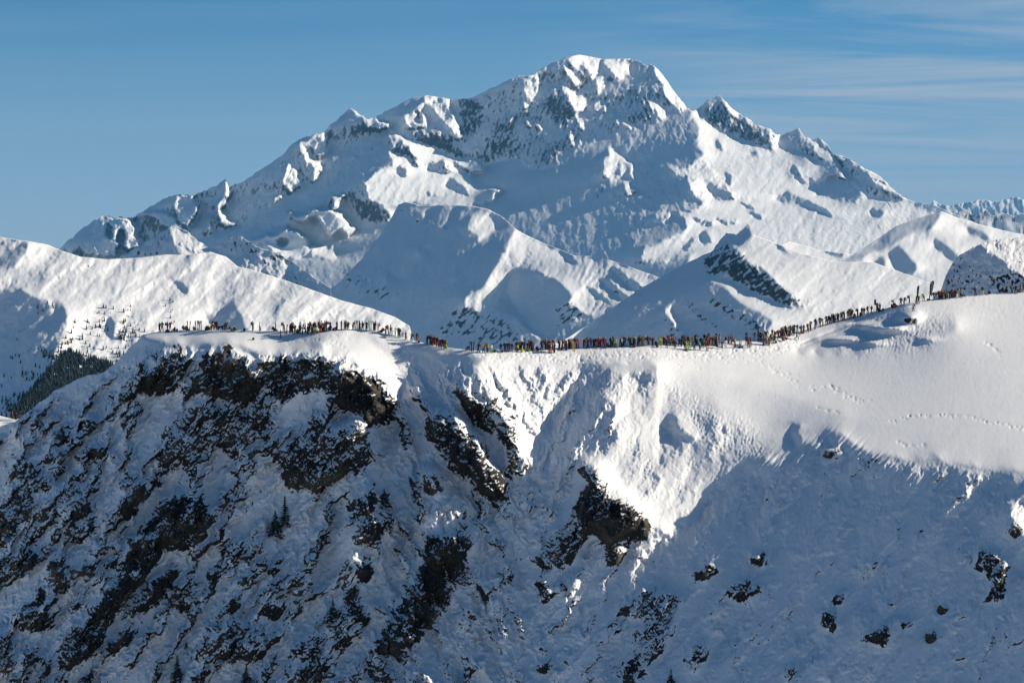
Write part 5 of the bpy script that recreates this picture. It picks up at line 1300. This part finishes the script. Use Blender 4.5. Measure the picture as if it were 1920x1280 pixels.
# the closed wood at the foot of the hill
tv, tf = [], []
src = [([v.co.copy() for v in m.vertices], [tuple(p_.vertices) for p_ in m.polygons]) for m in SMALL]
FP = [[(92, 688), (130, 655), (150, 668), (200, 676), (215, 690), (180, 715), (100, 740), (60, 775), (20, 790), (15, 770), (60, 730)], [(100, 735), (40, 760), (20, 780), (0, 790), (0, 750), (50, 735)]]
cnt = 0
while cnt < 1500:
    poly = FP[0] if rg.random() < .85 else FP[1]
    x_, y_ = rg.uniform(0, 216), rg.uniform(655, 795)
    if not bool(inside(poly, np.array([[x_]], float), np.array([[y_]], float))[0, 0]): continue
    p_, _ = LEFT.at(x_, y_)
    s_ = rg.uniform(.7, 1.4); a = rg.uniform(0, 6.28); vs, fs = src[rg.randrange(4)]; o0 = len(tv)
    for v in vs: tv.append((p_.x + s_ * (v.x * math.cos(a) - v.y * math.sin(a)), p_.y + s_ * (v.x * math.sin(a) + v.y * math.cos(a)), p_.z - 1 + s_ * v.z))
    for f_ in fs: tf.append(tuple(i + o0 for i in f_))
    cnt += 1
me = bpy.data.meshes.new('spruce_forest'); me.from_pydata(tv, [], tf); me.materials.append(M_wood)
o_ = bpy.data.objects.new('spruce_forest', me); col.objects.link(o_)
tag(o_, 'dense dark spruce forest at the foot of the far left hill', 'forest', kind='stuff')

# ================================================================== lone boulders
M_boulder, n, l, b = nt('snow capped boulder')
geo = n.new('ShaderNodeNewGeometry'); sx_ = n.new('ShaderNodeSeparateXYZ'); l.new(geo.outputs['Normal'], sx_.inputs[0])
ns = n.new('ShaderNodeTexNoise'); ns.inputs['Scale'].default_value = 2.2; ns.inputs['Detail'].default_value = 5; l.new(geo.outputs['Position'], ns.inputs['Vector'])
ad = n.new('ShaderNodeMath'); ad.operation = 'MULTIPLY_ADD'; ad.inputs[1].default_value = .9; l.new(ns.outputs['Fac'], ad.inputs[0]); l.new(sx_.outputs['Z'], ad.inputs[2])
mr = n.new('ShaderNodeMapRange'); mr.inputs['From Min'].default_value = .98; mr.inputs['From Max'].default_value = 1.10; l.new(ad.outputs[0], mr.inputs['Value'])
rk_ = n.new('ShaderNodeValToRGB'); rk_.color_ramp.elements[0].color = (.014, .013, .013, 1); rk_.color_ramp.elements[1].color = (.11, .08, .055, 1); rk_.color_ramp.elements[0].position = .4; rk_.color_ramp.elements[1].position = .7
l.new(ns.outputs['Fac'], rk_.inputs['Fac'])
mxc = n.new('ShaderNodeMixRGB'); l.new(mr.outputs[0], mxc.inputs['Fac']); l.new(rk_.outputs[0], mxc.inputs['Color1']); mxc.inputs['Color2'].default_value = (.84, .86, .89, 1)
l.new(mxc.outputs[0], b.inputs['Base Color']); b.inputs['Roughness'].default_value = .85
bp = n.new('ShaderNodeBump'); bp.inputs['Distance'].default_value = .3; l.new(ns.outputs['Fac'], bp.inputs['Height']); l.new(bp.outputs[0], b.inputs['Normal'])
def boulder(px, py, w, h, seed, label):
    from mathutils import noise as mn
    base = NEAR.at(px, py)[0]
    bm = bmesh.new(); bmesh.ops.create_icosphere(bm, subdivisions=4, radius=1)
    off = Vector((seed * 7.3, seed * 3.1, 0))
    for v in bm.verts:
        c = v.co.copy()
        d = 1 + .45 * mn.noise(c * 1.3 + off) + .35 * (1 - 2 * abs(mn.noise(c * 2.3 + off))) + .16 * (1 - 2 * abs(mn.noise(c * 6 + off)))
        v.co = c * d
    prng = random.Random(seed)
    for k in range(16):          # cleave flat faces
        nrm = Vector((prng.gauss(0, 1), prng.gauss(0, 1), prng.gauss(0, .8))).normalized(); lim = prng.uniform(.55, .95)
        for v in bm.verts:
            t_ = v.co.dot(nrm) - lim
            if t_ > 0: v.co -= nrm * t_ * .92
    for v in bm.verts: v.co = Vector((v.co.x * w, v.co.y * w * .8, v.co.z * h))
    me = bpy.data.meshes.new('boulder'); bm.to_mesh(me); bm.free(); me.materials.append(M_boulder)
    o_ = bpy.data.objects.new('boulder', me); col.objects.link(o_); o_.location = base + Vector((0, .25 * w, -.15 * h)); o_.rotation_euler = (0, rg.uniform(-.4, .4), rg.uniform(0, 6))
    tag(o_, label, 'rock')
boulder(1560, 851, 1.45, 0.85, 1, 'brown boulder with a snow cap at the edge of the sunlit plateau')
boulder(1745, 1199, 1.2, 1.0, 2, 'rounded dark boulder lowest of the cluster at lower right')
boulder(1770, 1146, 1.1, 1.0, 3, 'jagged dark boulder above the rounded one at lower right')
boulder(1728, 996, .45, .35, 5, 'small lone dark stone on the great shaded slope')

# ================================================================== haze
hz = bpy.data.objects.new('haze', box_mesh('haze', -59000, 59000, -3000, 75000, -1800, 5200))
hm = bpy.data.materials.new('air'); hm.use_nodes = True
hn = hm.node_tree.nodes; hn.clear()
ho = hn.new('ShaderNodeOutputMaterial'); hv = hn.new('ShaderNodeVolumePrincipled')
hv.inputs['Color'].default_value = (0.13, 0.52, 1.0, 1)
hv.inputs['Density'].default_value = 0.85e-5
hv.inputs['Anisotropy'].default_value = 0.0
hm.node_tree.links.new(hv.outputs[0], ho.inputs['Volume'])
hz.data.materials.append(hm)
col.objects.link(hz); tag(hz, kind='stuff')
